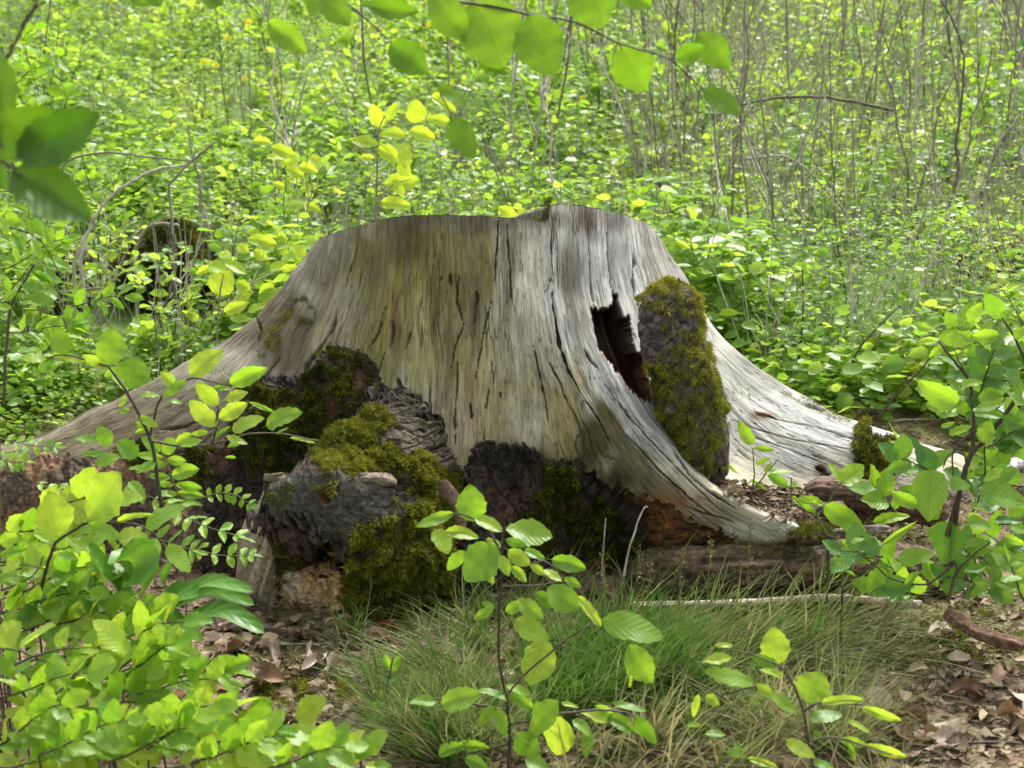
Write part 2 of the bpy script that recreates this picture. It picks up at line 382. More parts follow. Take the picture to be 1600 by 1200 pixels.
jx = px+10*(vn(px/7, py/7, 1)-.5)+4*(vn(px/2.5, py/2.5, 2)-.5); jy = py+16*(vn(px/5, py/9, 3)-.5)+5*(vn(px/2.5, py/2.5, 4)-.5)
HOLE = [(921,484),(931,481),(948,484),(954,473),(961,469),(960,450),(968,461),(972,481),(977,495),(984,495),(989,524),(992,544),(1008,558),(1009,583),(1015,609),(1018,631),(1002,623),(980,606),(954,572),(934,546),(926,510)]
hx = px+2.5*(vn(px/2.2, py/30, 7)-.5); hy = py+9*(vn(px/2.4, py/60, 8)-.5)
hole = inpoly(hx, hy, HOLE) & front
CR = [  # drying cracks: (points, half width px, depth m)
 ([(864,330),(863,375),(864,430),(866,480),(873,540),(890,585),(907,615),(935,655),(955,700)], 1.9, .02),
 ([(920,332),(920,400),(923,440),(928,483)], 1.7, .02), ([(950,335),(953,400),(957,440),(961,455)], 1.3, .015),
 ([(991,396),(993,412),(990,424),(989,436),(992,470)], 2.2, .012), ([(913,545),(925,565),(934,575)], 2.2, .012),
 ([(745,456),(747,466),(744,480),(741,510)], 2.4, .012), ([(778,345),(776,400),(773,440)], 1., .01), ([(793,350),(797,430),(799,480)], 1.2, .008),
 ([(834,540),(842,580),(850,620),(856,660)], 1.4, .01), ([(857,565),(875,600),(890,640)], 1.4, .01),
 ([(527,482),(520,515),(500,545),(478,572),(470,600)], 3.0, .02), ([(619,590),(627,608),(633,622)], 3.6, .018), ([(603,605),(600,640)], 2, .01),
 ([(716,560),(714,610),(711,660),(712,700)], 1.6, .012), ([(575,545),(590,520),(600,480)], 1.4, .008), ([(612,500),(613,520),(606,545)], 2.4, .01),
 ([(632,545),(641,515)], 1.3, .008), ([(716,430),(714,470),(722,500)], 1.8, .01), ([(690,431),(687,440)], 1.6, .01), ([(702,428),(705,446)], 1.8, .01),
 ([(600,548),(585,590),(570,620)], 1.2, .008), ([(725,505),(712,540),(706,575)], 1.5, .008), ([(768,470),(752,540),(742,600)], 1.3, .008),
 ([(945,600),(985,655),(1030,705),(1080,755),(1130,800)], 1.4, .008), ([(980,680),(1030,735),(1080,780),(1120,810)], 1.8, .012),
 ([(1040,690),(1075,742),(1105,768),(1150,795)], 1.6, .01), ([(1070,790),(1110,805),(1150,815)], 1.6, .01),
 ([(1145,655),(1180,668),(1240,685),(1330,700)], .9, .006), ([(1150,672),(1230,700),(1300,728)], .9, .006), ([(1180,645),(1290,668),(1350,690)], .8, .005),
 ([(1258,633),(1290,642)], 2.4, .006), ([(1182,641),(1215,650)], 2.2, .006), ([(1275,728),(1290,738)], 5, .02), ([(1282,742),(1300,740)], 2, .01),
 ([(400,490),(408,520),(402,535)], 2.4, .012), ([(250,672),(290,668),(330,655)], 2.6, .02), ([(440,555),(415,590)], 1.2, .008), ([(770,560),(771,600)], 1.1, .006),
 ([(764,608),(760,640)], 1.5, .01), ([(782,612),(783,622)], 2, .01), ([(645,640),(648,665)], 1.2, .006), ([(735,630),(738,655)], 1.6, .01), ([(558,385),(548,420),(540,450)], 1, .006),
]
wx = px+2.2*(vn(px/5, py/16, 41)-.5)+1.0*(vn(px/2, py/6, 42)-.5)
crack = np.zeros(px.shape); cdark = np.zeros(px.shape)
for pts, w, d in CR:
    ds, al = pldist(wx, py, pts); tp = np.clip(np.minimum(al, 1-al)*5+.15, 0, 1)*(.35+.75*vn(px/9, py/13, 44))
    m = (1-sst(.5, 1.5, ds/(w*tp+.15)))*front
    crack = np.maximum(crack, m*d); cdark = np.maximum(cdark, m)
# fluting and fibre relief along the grain
vfade = 1-sst(5.2, 6, vv)[None]
flute = (fbm(U*9, V*.9, 51, 2)-.5)*.030*sst(.1, 1.2, vv)[None]
uw = U+.012*(fbm(U*4, V*3, 50, 3)-.5)
flute += (fbm(uw*32, V*2.6, 52, 3)-.5)*.009
fib = (fbm(uw*150, V*7, 53, 3)-.5)*.0040+(fbm(uw*330, V*22, 54, 2)-.5)*.0016
pits = sst(.74, .84, fbm(U*210, V*45, 55, 2))
splits = sst(.735, .79, fbm(uw*130, V*7, 56, 3))*sst(.3, 1, vv)[None]*sst(.35, .6, fbm(px/40, py/50, 59, 2))*(1-sst(1080, 1140, px))
disp = flute+fib-.0015*pits-crack
disp += .012*(fbm(px/45, py/45, 57, 2)-.5)
S1 = S+N0*disp[..., None]
hin = hole.copy()
for _ in range(2): hin = hin & np.roll(hin, 1, 0) & np.roll(hin, -1, 0) & np.roll(hin, 1, 1) & np.roll(hin, -1, 1)
hd = np.where(hin, .11+.05*vn(U*60, V*5, 60), np.where(hole, .006, 0))
S1 = S1+hd[..., None]*np.array([-.10, 1, -.12])
ROT = inpoly(px+16*(vn(px/9, py/9, 31)-.5)+8*(vn(px/3, py/3, 33)-.5), py+16*(vn(px/9, py/9, 32)-.5)+8*(vn(px/3, py/3, 34)-.5), [(880,722),(925,742),(965,765),(1010,780),(1050,796),(1095,822),(1150,842),(1135,920),(850,920)]) & front
S1 = S1-N0*(ROT*(.022+.02*fbm(px/12, py/9, 35, 4)))[..., None]
WEB = inpoly(px+14*(vn(px/9, py/7, 131)-.5), py+12*(vn(px/7, py/7, 132)-.5), [(1118,758),(1150,768),(1200,772),(1260,772),(1330,778),(1420,800),(1420,860),(1250,828),(1205,808),(1165,790),(1135,778)]) & front & (tt < 14.6)[:, None]
S1 = S1+N0*(WEB*(.012*fbm(px/8, py/6, 135, 4)))[..., None]
# wood colours (stains, algae, bleaching)
def A(*c): return np.array(c)
st = fbm(uw*34, V*3.2, 61, 4); st2 = fbm(uw*90, V*7, 62, 3); bl = fbm(px/38, py/60, 63, 4)
C = np.zeros(S.shape)+A(.40, .37, .26)
def blob(cx, cy, rx, ry, col, k=1., streak=.6, edge=.5):
    global C
    d = np.sqrt(((px-cx)/rx)**2+((py-cy)/ry)**2)+(st-.5)*streak*1.8+(bl-.5)*.9
    a = (k*(1-sst(1-edge, 1+edge, d)))[..., None]
    C = C*(1-a)+np.array(col)*a
blob(960, 420, 170, 150, (.50, .505, .475), 1); blob(1000, 620, 120, 140, (.51, .515, .48), 1); blob(1290, 670, 170, 80, (.43, .435, .415), 1)
blob(1180, 640, 90, 80, (.42, .425, .40), .9)
blob(700, 600, 130, 110, (.47, .45, .30), .8); blob(800, 470, 50, 160, (.54, .53, .44), .9); blob(640, 630, 50, 60, (.52, .50, .36), .8)
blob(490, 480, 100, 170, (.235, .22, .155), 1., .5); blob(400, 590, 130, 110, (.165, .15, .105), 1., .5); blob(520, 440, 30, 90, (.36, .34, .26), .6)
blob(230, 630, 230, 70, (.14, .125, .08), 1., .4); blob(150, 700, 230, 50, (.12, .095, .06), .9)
blob(340, 570, 90, 30, (.40, .37, .29), .6); blob(455, 440, 25, 50, (.42, .40, .32), .6); blob(450, 520, 45, 60, (.12, .095, .055), .9, .8, .3); blob(500, 430, 16, 60, (.15, .13, .08), .7, 1.)
blob(540, 560, 45, 70, (.38, .33, .20), .7)
blob(655, 450, 95, 125, (.15, .14, .022), 1., .45); blob(640, 380, 80, 60, (.095, .085, .022), .95, .4); blob(625, 520, 55, 85, (.20, .19, .04), .9, .7)
blob(735, 560, 60, 130, (.30, .28, .13), .8, 1.); blob(750, 680, 60, 70, (.37, .31, .16), .7, 1.); blob(680, 540, 70, 90, (.27, .26, .11), .8, 1.); blob(800, 640, 30, 70, (.33, .29, .12), .7, .8)
blob(725, 400, 60, 75, (.22, .205, .07), .9, .8); blob(740, 350, 60, 14, (.10, .09, .03), .6)
blob(705, 680, 45, 70, (.54, .46, .31), .7, .6); blob(720, 740, 30, 40, (.46, .40, .24), .8)
blob(825, 630, 10, 8, (.06, .05, .04), .9, .3); blob(846, 633, 10, 7, (.06, .05, .04), .9, .3); blob(680, 470, 12, 60, (.13, .10, .03), .8, .9); blob(700, 540, 10, 70, (.18, .14, .06), .7, .9); blob(590, 430, 14, 90, (.17, .16, .06), .7, .9); blob(617, 500, 9, 45, (.13, .07, .02), .85, .5); blob(742, 490, 9, 45, (.14, .08, .025), .9, .5); blob(722, 460, 10, 40, (.14, .09, .03), .7, .5)
blob(735, 600, 9, 70, (.16, .11, .03), .7, .6); blob(795, 430, 8, 60, (.22, .18, .10), .6, .6); blob(893, 430, 14, 65, (.20, .17, .13), .9, .9); blob(800, 380, 16, 60, (.26, .24, .18), .7); blob(905, 500, 8, 60, (.27, .24, .19), .6)
blob(770, 344, 150, 13, (.17, .155, .12), .7, 1.2); blob(660, 340, 90, 10, (.11, .10, .06), .7, 1.); blob(960, 345, 90, 12, (.30, .28, .25), .5, 1.2)
blob(918, 345, 12, 30, (.16, .10, .08), .7); blob(1035, 400, 40, 70, (.26, .25, .22), .8, .8); blob(1080, 500, 30, 60, (.33, .33, .29), .7)
blob(1170, 585, 70, 30, (.24, .25, .21), .8, .7); blob(1100, 560, 30, 50, (.36, .36, .31), .6)
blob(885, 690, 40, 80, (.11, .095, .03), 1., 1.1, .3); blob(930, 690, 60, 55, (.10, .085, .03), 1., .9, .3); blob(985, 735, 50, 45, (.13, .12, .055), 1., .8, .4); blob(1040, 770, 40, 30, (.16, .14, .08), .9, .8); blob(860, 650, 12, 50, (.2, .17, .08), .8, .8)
blob(885, 640, 30, 60, (.36, .31, .14), .7, 1.); blob(820, 650, 35, 50, (.50, .47, .36), .7); blob(830, 600, 20, 60, (.34, .31, .16), .6, 1)
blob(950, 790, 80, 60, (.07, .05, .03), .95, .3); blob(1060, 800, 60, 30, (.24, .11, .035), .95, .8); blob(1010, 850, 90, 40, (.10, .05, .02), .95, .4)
blob(1120, 800, 60, 22, (.33, .28, .20), .8, .9); blob(1200, 825, 60, 16, (.66, .64, .58), .9, .3)
blob(1195, 645, 18, 6, (.25, .12, .05), .9); blob(1285, 735, 16, 12, (.07, .03, .015), 1)
rest = (py-(700+20*(st-.5)))[..., None]
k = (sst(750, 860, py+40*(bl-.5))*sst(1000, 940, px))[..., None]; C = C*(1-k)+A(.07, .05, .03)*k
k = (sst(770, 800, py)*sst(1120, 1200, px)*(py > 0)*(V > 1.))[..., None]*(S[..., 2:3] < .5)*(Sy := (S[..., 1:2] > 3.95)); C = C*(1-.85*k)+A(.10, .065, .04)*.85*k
k = (sst(.50, .68, st2)*.45*sst(.35, .6, st))[..., None]; C = C*(1-k*.6)+C*A(.55, .48, .36)*k*.6
k = (pits*.4)[..., None]; C = C*(1-k)+A(.06, .05, .03)*k
k = (splits*.12)[..., None]; C = C*(1-k)+A(.05, .04, .025)*k
k = (cdark*.92)[..., None]; C = C*(1-k)+A(.02, .015, .01)*k
rr0 = fbm(px/14, py/10, 36, 4)[..., None]; C = np.where(ROT[..., None], (A(.05, .028, .014)*(1-rr0)+A(.34, .13, .03)*rr0*sst(940, 1060, px)[..., None]+A(.10, .07, .03)*rr0*(1-sst(940, 1060, px)[..., None]))*(.4+1.2*fbm(px/4, py/4, 37, 3)[..., None]), C)
rr0 = fbm(px/10, py/8, 136, 4)[..., None]; C = np.where(WEB[..., None], (A(.07, .042, .025)*(1-rr0)+A(.24, .13, .07)*rr0)*(.4+1.2*fbm(px/4, py/4, 137, 3)[..., None]), C)
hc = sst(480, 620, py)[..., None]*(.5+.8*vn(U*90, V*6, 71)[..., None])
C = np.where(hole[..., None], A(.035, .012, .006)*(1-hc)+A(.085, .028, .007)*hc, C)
rim = sst(.03, .0, vv)[None, :, None]; C = C*(1-rim*.7)+A(.05, .045, .035)*rim*.7
back = ~front
sk = sst(.42, .62, fbm(uw*26, V*2.2, 66, 4))[..., None]*sst(840, 760, px)[..., None]; C = C*(1-.32*sk)+A(.11, .095, .045)*.32*sk
sk = sst(.5, .66, fbm(uw*60, V*3.2, 67, 3))[..., None]; C = C*(1-.28*sk)+A(.16, .14, .10)*.28*sk
C = C*A(.98, 1.0, 1.02)*(.86+.28*sst(.3, .7, fbm(uw*14, V*5, 64, 4)))[..., None]
C = np.where(back[..., None], C*.3+A(.33, .31, .25)*.7*(.7+.6*st[..., None]), C)

stump = thing('tree_stump', 'wide weathered grey tree stump with spreading roots, a dark hollow and mossy bark', 'tree stump', (-.05, 4.3, .18))
ff = gridf(NU, NV, True)
if not FLIP: ff = ff
else: ff = ff[:, ::-1]
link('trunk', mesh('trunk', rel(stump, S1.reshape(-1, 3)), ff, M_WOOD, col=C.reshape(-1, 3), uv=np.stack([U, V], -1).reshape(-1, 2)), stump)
# sawn top
S1[:, 0, 2] += .006*(fbm(U[:, 0]*70, U[:, 0]*0, 83, 3)-.5)-.004*(vn(U[:, 0]*40, U[:, 0]*0, 84) > .75)
ring = S1[:, 0]; cen = ring.mean(0); cen[2] -= .02
NR = 30; rr = np.linspace(1, 0.001, NR)[None, :, None]
T = cen+(ring[:, None]-cen)*rr
T[..., 2] = cen[2]+(ring[:, None, 2]-cen[2])*np.clip(rr[..., 0], 0, 1)**.7+.012*(fbm(T[..., 0]*25, T[..., 1]*25, 81, 3)-.5)*np.minimum(1, (1-rr[..., 0])*12)
T[:, 0] = ring
tc_ = (.7+.5*fbm(T[..., 0]*14, T[..., 1]*14, 82, 3))[..., None]*A(.16, .15, .11)*(.75+.5*(np.sin(rr*260)*.5+.5))
tf = gridf(NU, NR, True)
link('sawn_top', mesh('sawn_top', rel(stump, T.reshape(-1, 3)), tf if FLIP else tf[:, ::-1], M_SOFT, col=tc_.reshape(-1, 3)), stump)

# ---- moss strands
MT = np.array([[0, 0, 0], [.45, .2, .10], [.45, -.2, .10], [1, 0, -.05]]); MF = np.array([[0, 1, 2], [2, 1, 3]])
def moss(parent, name, pts, nrm, n, lo=.008, hi=.02, droop=.3, label=None, kind='stuff', dark=0.):
    """tufts of moss standing on the points"""
    if len(pts) == 0: return
    n = int(n*1.9); lo *= .72; hi *= .72
    i = RNG.integers(0, len(pts), n); p = pts[i]+RNG.normal(0, .0018, (n, 3)); nn = nrm[i]
    cl = vn(p[:, 0]*55+p[:, 1]*20, p[:, 2]*55, 91); cl2 = vn(p[:, 0]*14, p[:, 2]*14+p[:, 1]*9, 92)
    p = p+nn*(cl[:, None]*.012-.001)
    d = norm(nn*.8+RNG.normal(0, .55, (n, 3))+np.array([0, 0, -droop])); ln = (lo+(hi-lo)*RNG.random(n))*(.55+.9*cl)
    x, y, z = frames(d, RNG.normal(0, 1, (n, 3)))
    M = np.stack([x*ln[:, None], y*(ln*.5)[:, None], z*ln[:, None]], -1)
    v, f = scatter(MT, MF, M, p)
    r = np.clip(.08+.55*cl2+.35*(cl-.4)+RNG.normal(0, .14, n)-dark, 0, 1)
    return link(name, mesh(name, rel(parent, v), f, M_MOSS, rnd=np.repeat(r, len(MT)), smooth=False), parent, kind=kind, label=label)

def debris_on(mask, n, seed, lo=.008, hi=.03):
    """crumbled bark and leaf bits lying on the wood"""
    r = np.random.default_rng(seed); P0, N1 = S1[mask], N0[mask]; i = r.integers(0, len(P0), n)
    tv = np.array([[0, 0, 0], [.3, -.3, .08], [.8, -.25, .02], [1, .05, -.05], [.7, .35, .06], [.2, .28, .1]]); tf = np.array([[0, 1, 2, 3], [0, 3, 4, 5]])
    a = r.uniform(0, 6.28, n); d = np.stack([np.cos(a), np.sin(a), r.normal(0, .3, n)], -1); L = r.uniform(lo, hi, n)
    x, y, z = frames(d, N1[i]+r.normal(0, .5, (n, 3))); M = np.stack([x*L[:, None], y*(L*.7)[:, None], z*L[:, None]], -1)
    v, f = scatter(tv, tf, M, P0[i]+N1[i]*r.uniform(.001, .012, (n, 1)))
    link('debris', mesh('debris', rel(stump, v), f, M_DEAD, rnd=np.repeat(r.random(n)*.8, 6), smooth=False), stump, kind='stuff', label='brown crumbled bark and leaf bits between the right roots')
debris_on(WEB, 1500, 5)
# ---- bark plates: pieces of the surface lifted off it
def bark_relief(a, b, s=1., seed=0):
    wa = a+.05*(fbm(a*18, b*18, seed+1, 3)-.5); wb = b+.05*(fbm(a*18, b*18, seed+2, 3)-.5)
    d1, d2 = cell(wa*s*34, wb*s*17, seed); e = sst(.01, .12, d2-d1)
    d3, d4 = cell(wa*s*80, wb*s*55, seed+40); e2 = sst(.0, .10, d4-d3)
    flat = fbm(wa*s*34, wb*s*9, seed+6, 4)
    return e*.006+e2*.002+abs(fbm(wa*60, wb*35, seed+3, 4)-.5)*.022+(fbm(a*16, b*14, seed+4, 3)-.5)*.026+np.round(flat*9)/9*.032, .35+.65*e*(.6+.4*e2)
def bark_part(poly, name, seed, thick=.014, label=None, tint=(.085, .065, .055), region=None):
    m = inpoly(jx, jy, poly) & front
    if region is not None: m &= region
    re, e = bark_relief(S[..., 0]+S[..., 1]*.5, S[..., 2], 1., seed)
    off = np.where(m, thick+re, -.006)
    Q = S+N0*(flute+off)[..., None]
    mm = m.copy()
    for ax in (0, 1):
        for sh in (-1, 1): mm |= np.roll(m, sh, ax)
    fm = mm.reshape(-1)[ff].all(1); fq = ff[fm]
    idx, inv = np.unique(fq.ravel(), return_inverse=True)
    n1 = fbm(S[..., 0]*20, S[..., 2]*20, seed+9, 4); n2 = fbm(S[..., 0]*80, S[..., 2]*80, seed+8, 3)
    c = np.array(tint)*(.3+1.4*n1[..., None])*(.45+.55*e[..., None])*(.6+.8*n2[..., None])*(.7+np.array([.9, .55, .35])*sst(.45, .7, vn(S[..., 0]*13, S[..., 2]*13, seed+7))[..., None])
    c = c*(1-.5*sst(.5, .7, n2)[..., None])+A(.11, .085, .06)*.5*sst(.5, .7, n2)[..., None]*n1[..., None]
    link(name, mesh(name, rel(stump, Q.reshape(-1, 3)[idx]), inv.reshape(-1, 4), M_BARK, col=c.reshape(-1, 3)[idx]), stump, label=label)
    return m, Q
BA = [(385,615),(425,600),(470,598),(500,592),(512,575),(525,556),(545,550),(572,553),(588,575),(598,610),(625,628),(650,645),(668,672),(688,690),(692,725),(680,760),(688,800),(690,990),(330,990),(330,720),(365,700),(372,650)]
BB = [(735,703),(762,690),(795,693),(815,690),(840,700),(850,712),(866,722),(880,716),(905,724),(912,745),(940,765),(975,785),(1000,800),(1010,830),(1000,880),(985,990),(688,990),(700,800),(712,775),(728,745)]
mA, QA = bark_part(BA, 'bark', 100, .016, 'dark broken bark clinging to the lower left of the trunk', (.042, .028, .019))
mB, QB = bark_part(BB, 'bark', 130, .016, 'dark rough bark below the pale wood at the front', (.036, .027, .020))
BL = [(-150,735),(40,725),(150,722),(230,705),(300,700),(345,720),(345,990),(-150,990)]
mL, QL = bark_part(BL, 'bark', 170, .008, 'brown bark under the long left root', (.17, .13, .085))
NN = N0
def pick(mask, Q): return Q[mask], NN[mask]
def blobw(cx, cy, rx, ry, thr=.45, seed=5):
    d = ((px-cx)/rx)**2+((py-cy)/ry)**2
    return (d+1.2*(fbm(px/16, py/16, seed, 3)-.5) < 1)
w = mA & ((blobw(555, 590, 40, 60) & (vn(px/6, py/14, 12) > .45)) | blobw(460, 690, 75, 70) | blobw(430, 640, 45, 25) | blobw(520, 640, 40, 60)) & (fbm(px/14, py/14, 77, 3) > .42)
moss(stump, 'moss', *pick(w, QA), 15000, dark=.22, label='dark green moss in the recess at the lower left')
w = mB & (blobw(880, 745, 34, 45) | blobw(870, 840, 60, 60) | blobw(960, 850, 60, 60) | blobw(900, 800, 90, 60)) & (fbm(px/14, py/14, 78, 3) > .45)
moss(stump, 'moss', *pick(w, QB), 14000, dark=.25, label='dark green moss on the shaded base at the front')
w = mB & (blobw(885, 735, 30, 26))
moss(stump, 'moss', *pick(w, QB), 1500, dark=-.05)
w = front & (blobw(467, 490, 32, 24) | blobw(420, 530, 24, 30) | blobw(330, 600, 60, 20) | blobw(200, 670, 70, 20)) & (fbm(px/8, py/8, 79, 3) > .5)
moss(stump, 'moss', *pick(w, S1), 3500, .004, .010, dark=.1, label='thin green moss on the shoulder of the left root')
w = front & (blobw(1370, 715, 36, 32) | blobw(1345, 690, 14, 26)) & (px > 1320)
moss(stump, 'moss', *pick(w, S1), 4500, .01, .022, label='olive moss cushion low on the right root')
w = front & (abs(py-(630+(px-1250)*.33)) < 7) & (px > 1215) & (px < 1330) & (vn(px/6, py/6, 3) > .3) & (tt[:, None] > 14.5)
moss(stump, 'moss', *pick(w, S1), 900, .005, .012)
w = front & blobw(560, 700, 400, 60) & (px < 360) & (py > 700) & (fbm(px/14, py/14, 78, 3) > .5)
moss(stump, 'moss', *pick(w, QL), 5000, dark=.2)
tm = (abs(PX(T)[0]-846) < 15) & (rr[..., 0] > .93) & (T[..., 1] < 4.2)
tN = np.zeros(T.shape)+A(0, -.4, 1.)
tp_ = T[tm]; tp_ = np.concatenate([tp_+A(0, 0, .004), tp_[tp_[:, 0] > np.median(tp_[:, 0])]+A(.004, 0, .012)])
moss(stump, 'moss', tp_, np.repeat(A(0, -.4, 1.)[None], len(tp_), 0), 900, .005, .010, 0, label='small moss tuft in the notch of the sawn top')

# ---- generic patch from a control net, thickened, displaced
def net_patch(net, nu, nv, relief=None, seed=0, close=.05):
    net = np.array(net, float); W = P(net[..., 0], net[..., 1], net[..., 2])
    a = catmull(W, np.linspace(0, W.shape[0]-1, nu)); a = catmull(a.transpose(1, 0, 2), np.linspace(0, W.shape[1]-1, nv)).transpose(1, 0, 2)
    n = gnorm(a); 
    if np.mean(n[..., 1]) > 0: n = -n; fl = True
    else: fl = False
    return a, n, fl
def patch_obj(name, Q, fl, mat, col, parent, label=None, back=.03):
    """front sheet plus a back sheet and sides, so that it has thickness"""
    nu, nv = Q.shape[:2]; n = gnorm(Q); n = -n if fl else n
    B = Q-n*back; f = gridf(nu, nv); f = f[:, ::-1] if fl else f
    v = np.concatenate([Q.reshape(-1, 3), B.reshape(-1, 3)]); o = nu*nv
    id_ = np.arange(o).reshape(nu, nv); lp = np.concatenate([id_[:, 0], id_[-1, 1:], id_[-2::-1, -1], id_[0, -2:0:-1]])
    l2 = np.roll(lp, -1); side = np.stack([lp, l2, l2+o, lp+o], -1)
    c = np.concatenate([col.reshape(-1, 3), col.reshape(-1, 3)*.8])
    return link(name, mesh(name, rel(parent, v), [f, f[:, ::-1]+o, side], mat, col=c), parent, label=label)

# ---- broken buttress root at the lower left
NET = [[(600,628,3.84),(618,628,3.80),(638,634,3.77),(662,655,3.78),(692,700,3.84)],
 [(535,672,3.88),(560,665,3.76),(605,672,3.69),(655,695,3.70),(697,745,3.82)],
 [(478,735,3.88),(505,722,3.72),(560,718,3.62),(640,735,3.62),(697,790,3.78)],
 [(425,790,3.86),(450,775,3.69),(510,762,3.56),(600,780,3.54),(692,830,3.71)],
 [(380,840,3.80),(425,830,3.66),(515,838,3.55),(605,850,3.52),(692,880,3.66)],
 [(385,905,3.82),(440,885,3.71),(530,890,3.64),(605,915,3.57),(695,935,3.66)],
 [(375,990,3.80),(440,985,3.70),(530,990,3.64),(610,995,3.58),(710,990,3.64)]]
Q, n, fl = net_patch(NET, 330, 300)
bx, by = PX(Q); a_, b_ = Q[..., 0], Q[..., 2]
sx_ = Q[..., 0]*.9+Q[..., 2]*.45; tx_ = Q[..., 2]*.9-Q[..., 0]*.45
r1, e1 = bark_relief(a_*.7, b_*1.7, 1., 210)
plate = inpoly(bx+7*(vn(bx/7, by/7, 9)-.5), by+9*(vn(bx/7, by/7, 10)-.5), [(425,800),(450,775),(470,762),(495,752),(540,752),(600,768),(645,778),(640,800),(600,815),(575,830),(560,853),(530,853),(503,836),(476,817),(442,812)])*1.
step = plate*.028                                                    # smooth grey plate overhanging the rot below
over = inpoly(bx+8*(vn(bx/9, by/9, 4)-.5), by+8*(vn(bx/9, by/9, 5)-.5), [(500,840),(560,862),(640,830),(700,850),(700,960),(560,965),(535,930),(540,890),(505,872),(440,872)])
pocket = inpoly(bx+5*(vn(bx/6, by/6, 4)-.5), by, [(497,845),(525,835),(550,860),(590,866),(560,890),(520,885),(498,872)])
knot = 1-sst(4, 10, np.hypot((bx-523), (by-779)*1.1))
top = inpoly(bx+8*(vn(bx/9, by/9, 14)-.5), by+6*(vn(bx/9, by/9, 15)-.5), [(575,625),(640,632),(692,690),(695,740),(660,735),(600,715),(575,680)])
sx2 = Q[..., 0]*.75-Q[..., 2]*.66; tx2 = Q[..., 2]*.75+Q[..., 0]*.66
grn = fbm(sx2*12, tx2*110, 220, 3)-.5
d_ = r1*(1-.45*plate)+step+grn*.004*plate-knot*.035-pocket*.05+top*.006*(np.round(5*fbm(a_*14+b_*6, b_*75, 1, 3))/5-.5)*4
grooves = sst(.62, .72, fbm(tx_*14, sx_*60, 230, 2))*inpoly(bx, by, [(425,800),(500,800),(525,850),(500,900),(440,880)])
d_ -= grooves*.02
Q2 = Q+n*d_[..., None]
m1 = fbm(a_*25, b_*25, 240, 4)[..., None]; m2 = fbm(a_*90, b_*90, 241, 3)[..., None]
cc = A(.052, .034, .023)*(.4+1.2*m1)*(.5+m2)*(.5+.5*e1[..., None])
gp = (plate*(1-sst(.35, .2, m1[..., 0])))[..., None]; cc = cc*(1-gp)+A(.078, .072, .054)*gp*(.5+.5*m2+.6*(grn+.1)[..., None])
cc = np.where(top[..., None], A(.12, .098, .068)*(.5+m2)*(.4+1.*m1), cc)
rot = inpoly(bx+9*(vn(bx/10, by/10, 24)-.5), by+9*(vn(bx/10, by/10, 25)-.5), [(440,885),(520,870),(552,895),(553,960),(540,990),(430,990),(445,930)])[..., None]
cc = np.where(rot, (A(.75, .55, .33)*m1+A(.38, .20, .08)*(1-m1))*(.55+.8*m2), cc)
pale = inpoly(bx, by, [(452,890),(480,885),(478,915),(455,925)])[..., None]; cc = np.where(pale & rot, A(.52, .44, .34)*(.7+.5*m2), cc)
rd = inpoly(bx+9*(vn(bx/10, by/10, 26)-.5), by, [(395,850),(450,870),(445,910),(390,930)])[..., None]; cc = np.where(rd, A(.20, .10, .045)*(.5+m2), cc)
cc = cc*(1-.9*knot[..., None])+A(.5, .16, .02)*.9*knot[..., None]*(1-.7*(1-sst(2, 6, np.hypot(bx-526, by-783)))[..., None])
cc = cc*(1-.75*grooves[..., None])
patch_obj('broken_root', Q2, fl, M_BARK, cc, stump, 'bark covered broken root with a grey plate and a knot hole')
nn2 = n
def bm(poly, thr=.45, s=3, sc_=13):
    core = inpoly(bx+12*(vn(bx/9, by/9, s)-.5), by+12*(vn(bx/9, by/9, s+1)-.5), poly) & (fbm(bx/sc_, by/sc_, s+6, 3) > thr)
    fringe = inpoly(bx+60*(fbm(bx/14, by/14, s+2, 3)-.5), by+60*(fbm(bx/14, by/14, s+3, 3)-.5), poly) & (fbm(bx/6, by/6, s+7, 3) > .54)
    return core | fringe
w = bm([(515,700),(545,675),(590,650),(600,645),(612,665),(585,690),(600,710),(650,720),(690,745),(690,800),(660,790),(640,745),(590,745),(540,758),(510,762)], .36)
moss(stump, 'moss', Q2[w], nn2[w], 17000, .008, .02, dark=-.1, label='bright green moss over the crest of the broken root')
w = bm([(565,820),(620,790),(690,790),(700,960),(620,965),(560,950),(545,900)], .40, 31)
moss(stump, 'moss', Q2[w], nn2[w], 22000, .009, .022, dark=-.04, label='thick green moss down the front of the broken root')
w = bm([(430,790),(470,770),(480,785),(440,810)], .3, 35) | bm([(395,870),(440,840),(470,860),(440,950),(400,960),(380,900)], .48, 37) | bm([(560,700),(690,740),(695,820),(660,830)], .55, 39)
moss(stump, 'moss', Q2[w], nn2[w], 8000, .007, .016, dark=.1)

# ---- torn wooden spike beside the broken root
def spike():
    net = [[(424,752,3.74),(428,745,3.72),(432,742,3.72),(436,748,3.74),(438,757,3.77)],
           [(405,780,3.73),(415,775,3.70),(428,772,3.69),(438,780,3.72),(442,790,3.77)],
           [(385,815,3.73),(400,812,3.68),(420,810,3.66),(438,815,3.70),(446,825,3.77)],
           [(370,850,3.73),(390,852,3.67),(415,850,3.64),(440,855,3.69),(450,862,3.77)],
           [(372,960,3.76),(390,955,3.69),(415,955,3.67),(440,955,3.70),(450,960,3.77)]]
    Q, n, fl = net_patch(net, 120, 60)
    q = Q+n*((fbm(Q[..., 0]*180-Q[..., 2]*60, Q[..., 2]*12, 250, 3)-.5)*.02)[..., None]
    k = fbm(Q[..., 0]*120-Q[..., 2]*50, Q[..., 2]*10, 251, 3)[..., None]
    patch_obj('wood_spike', q, fl, M_SOFT, A(.34, .29, .21)*(.2+1.4*k), stump, 'short torn spike of wood beside the broken root')
spike()

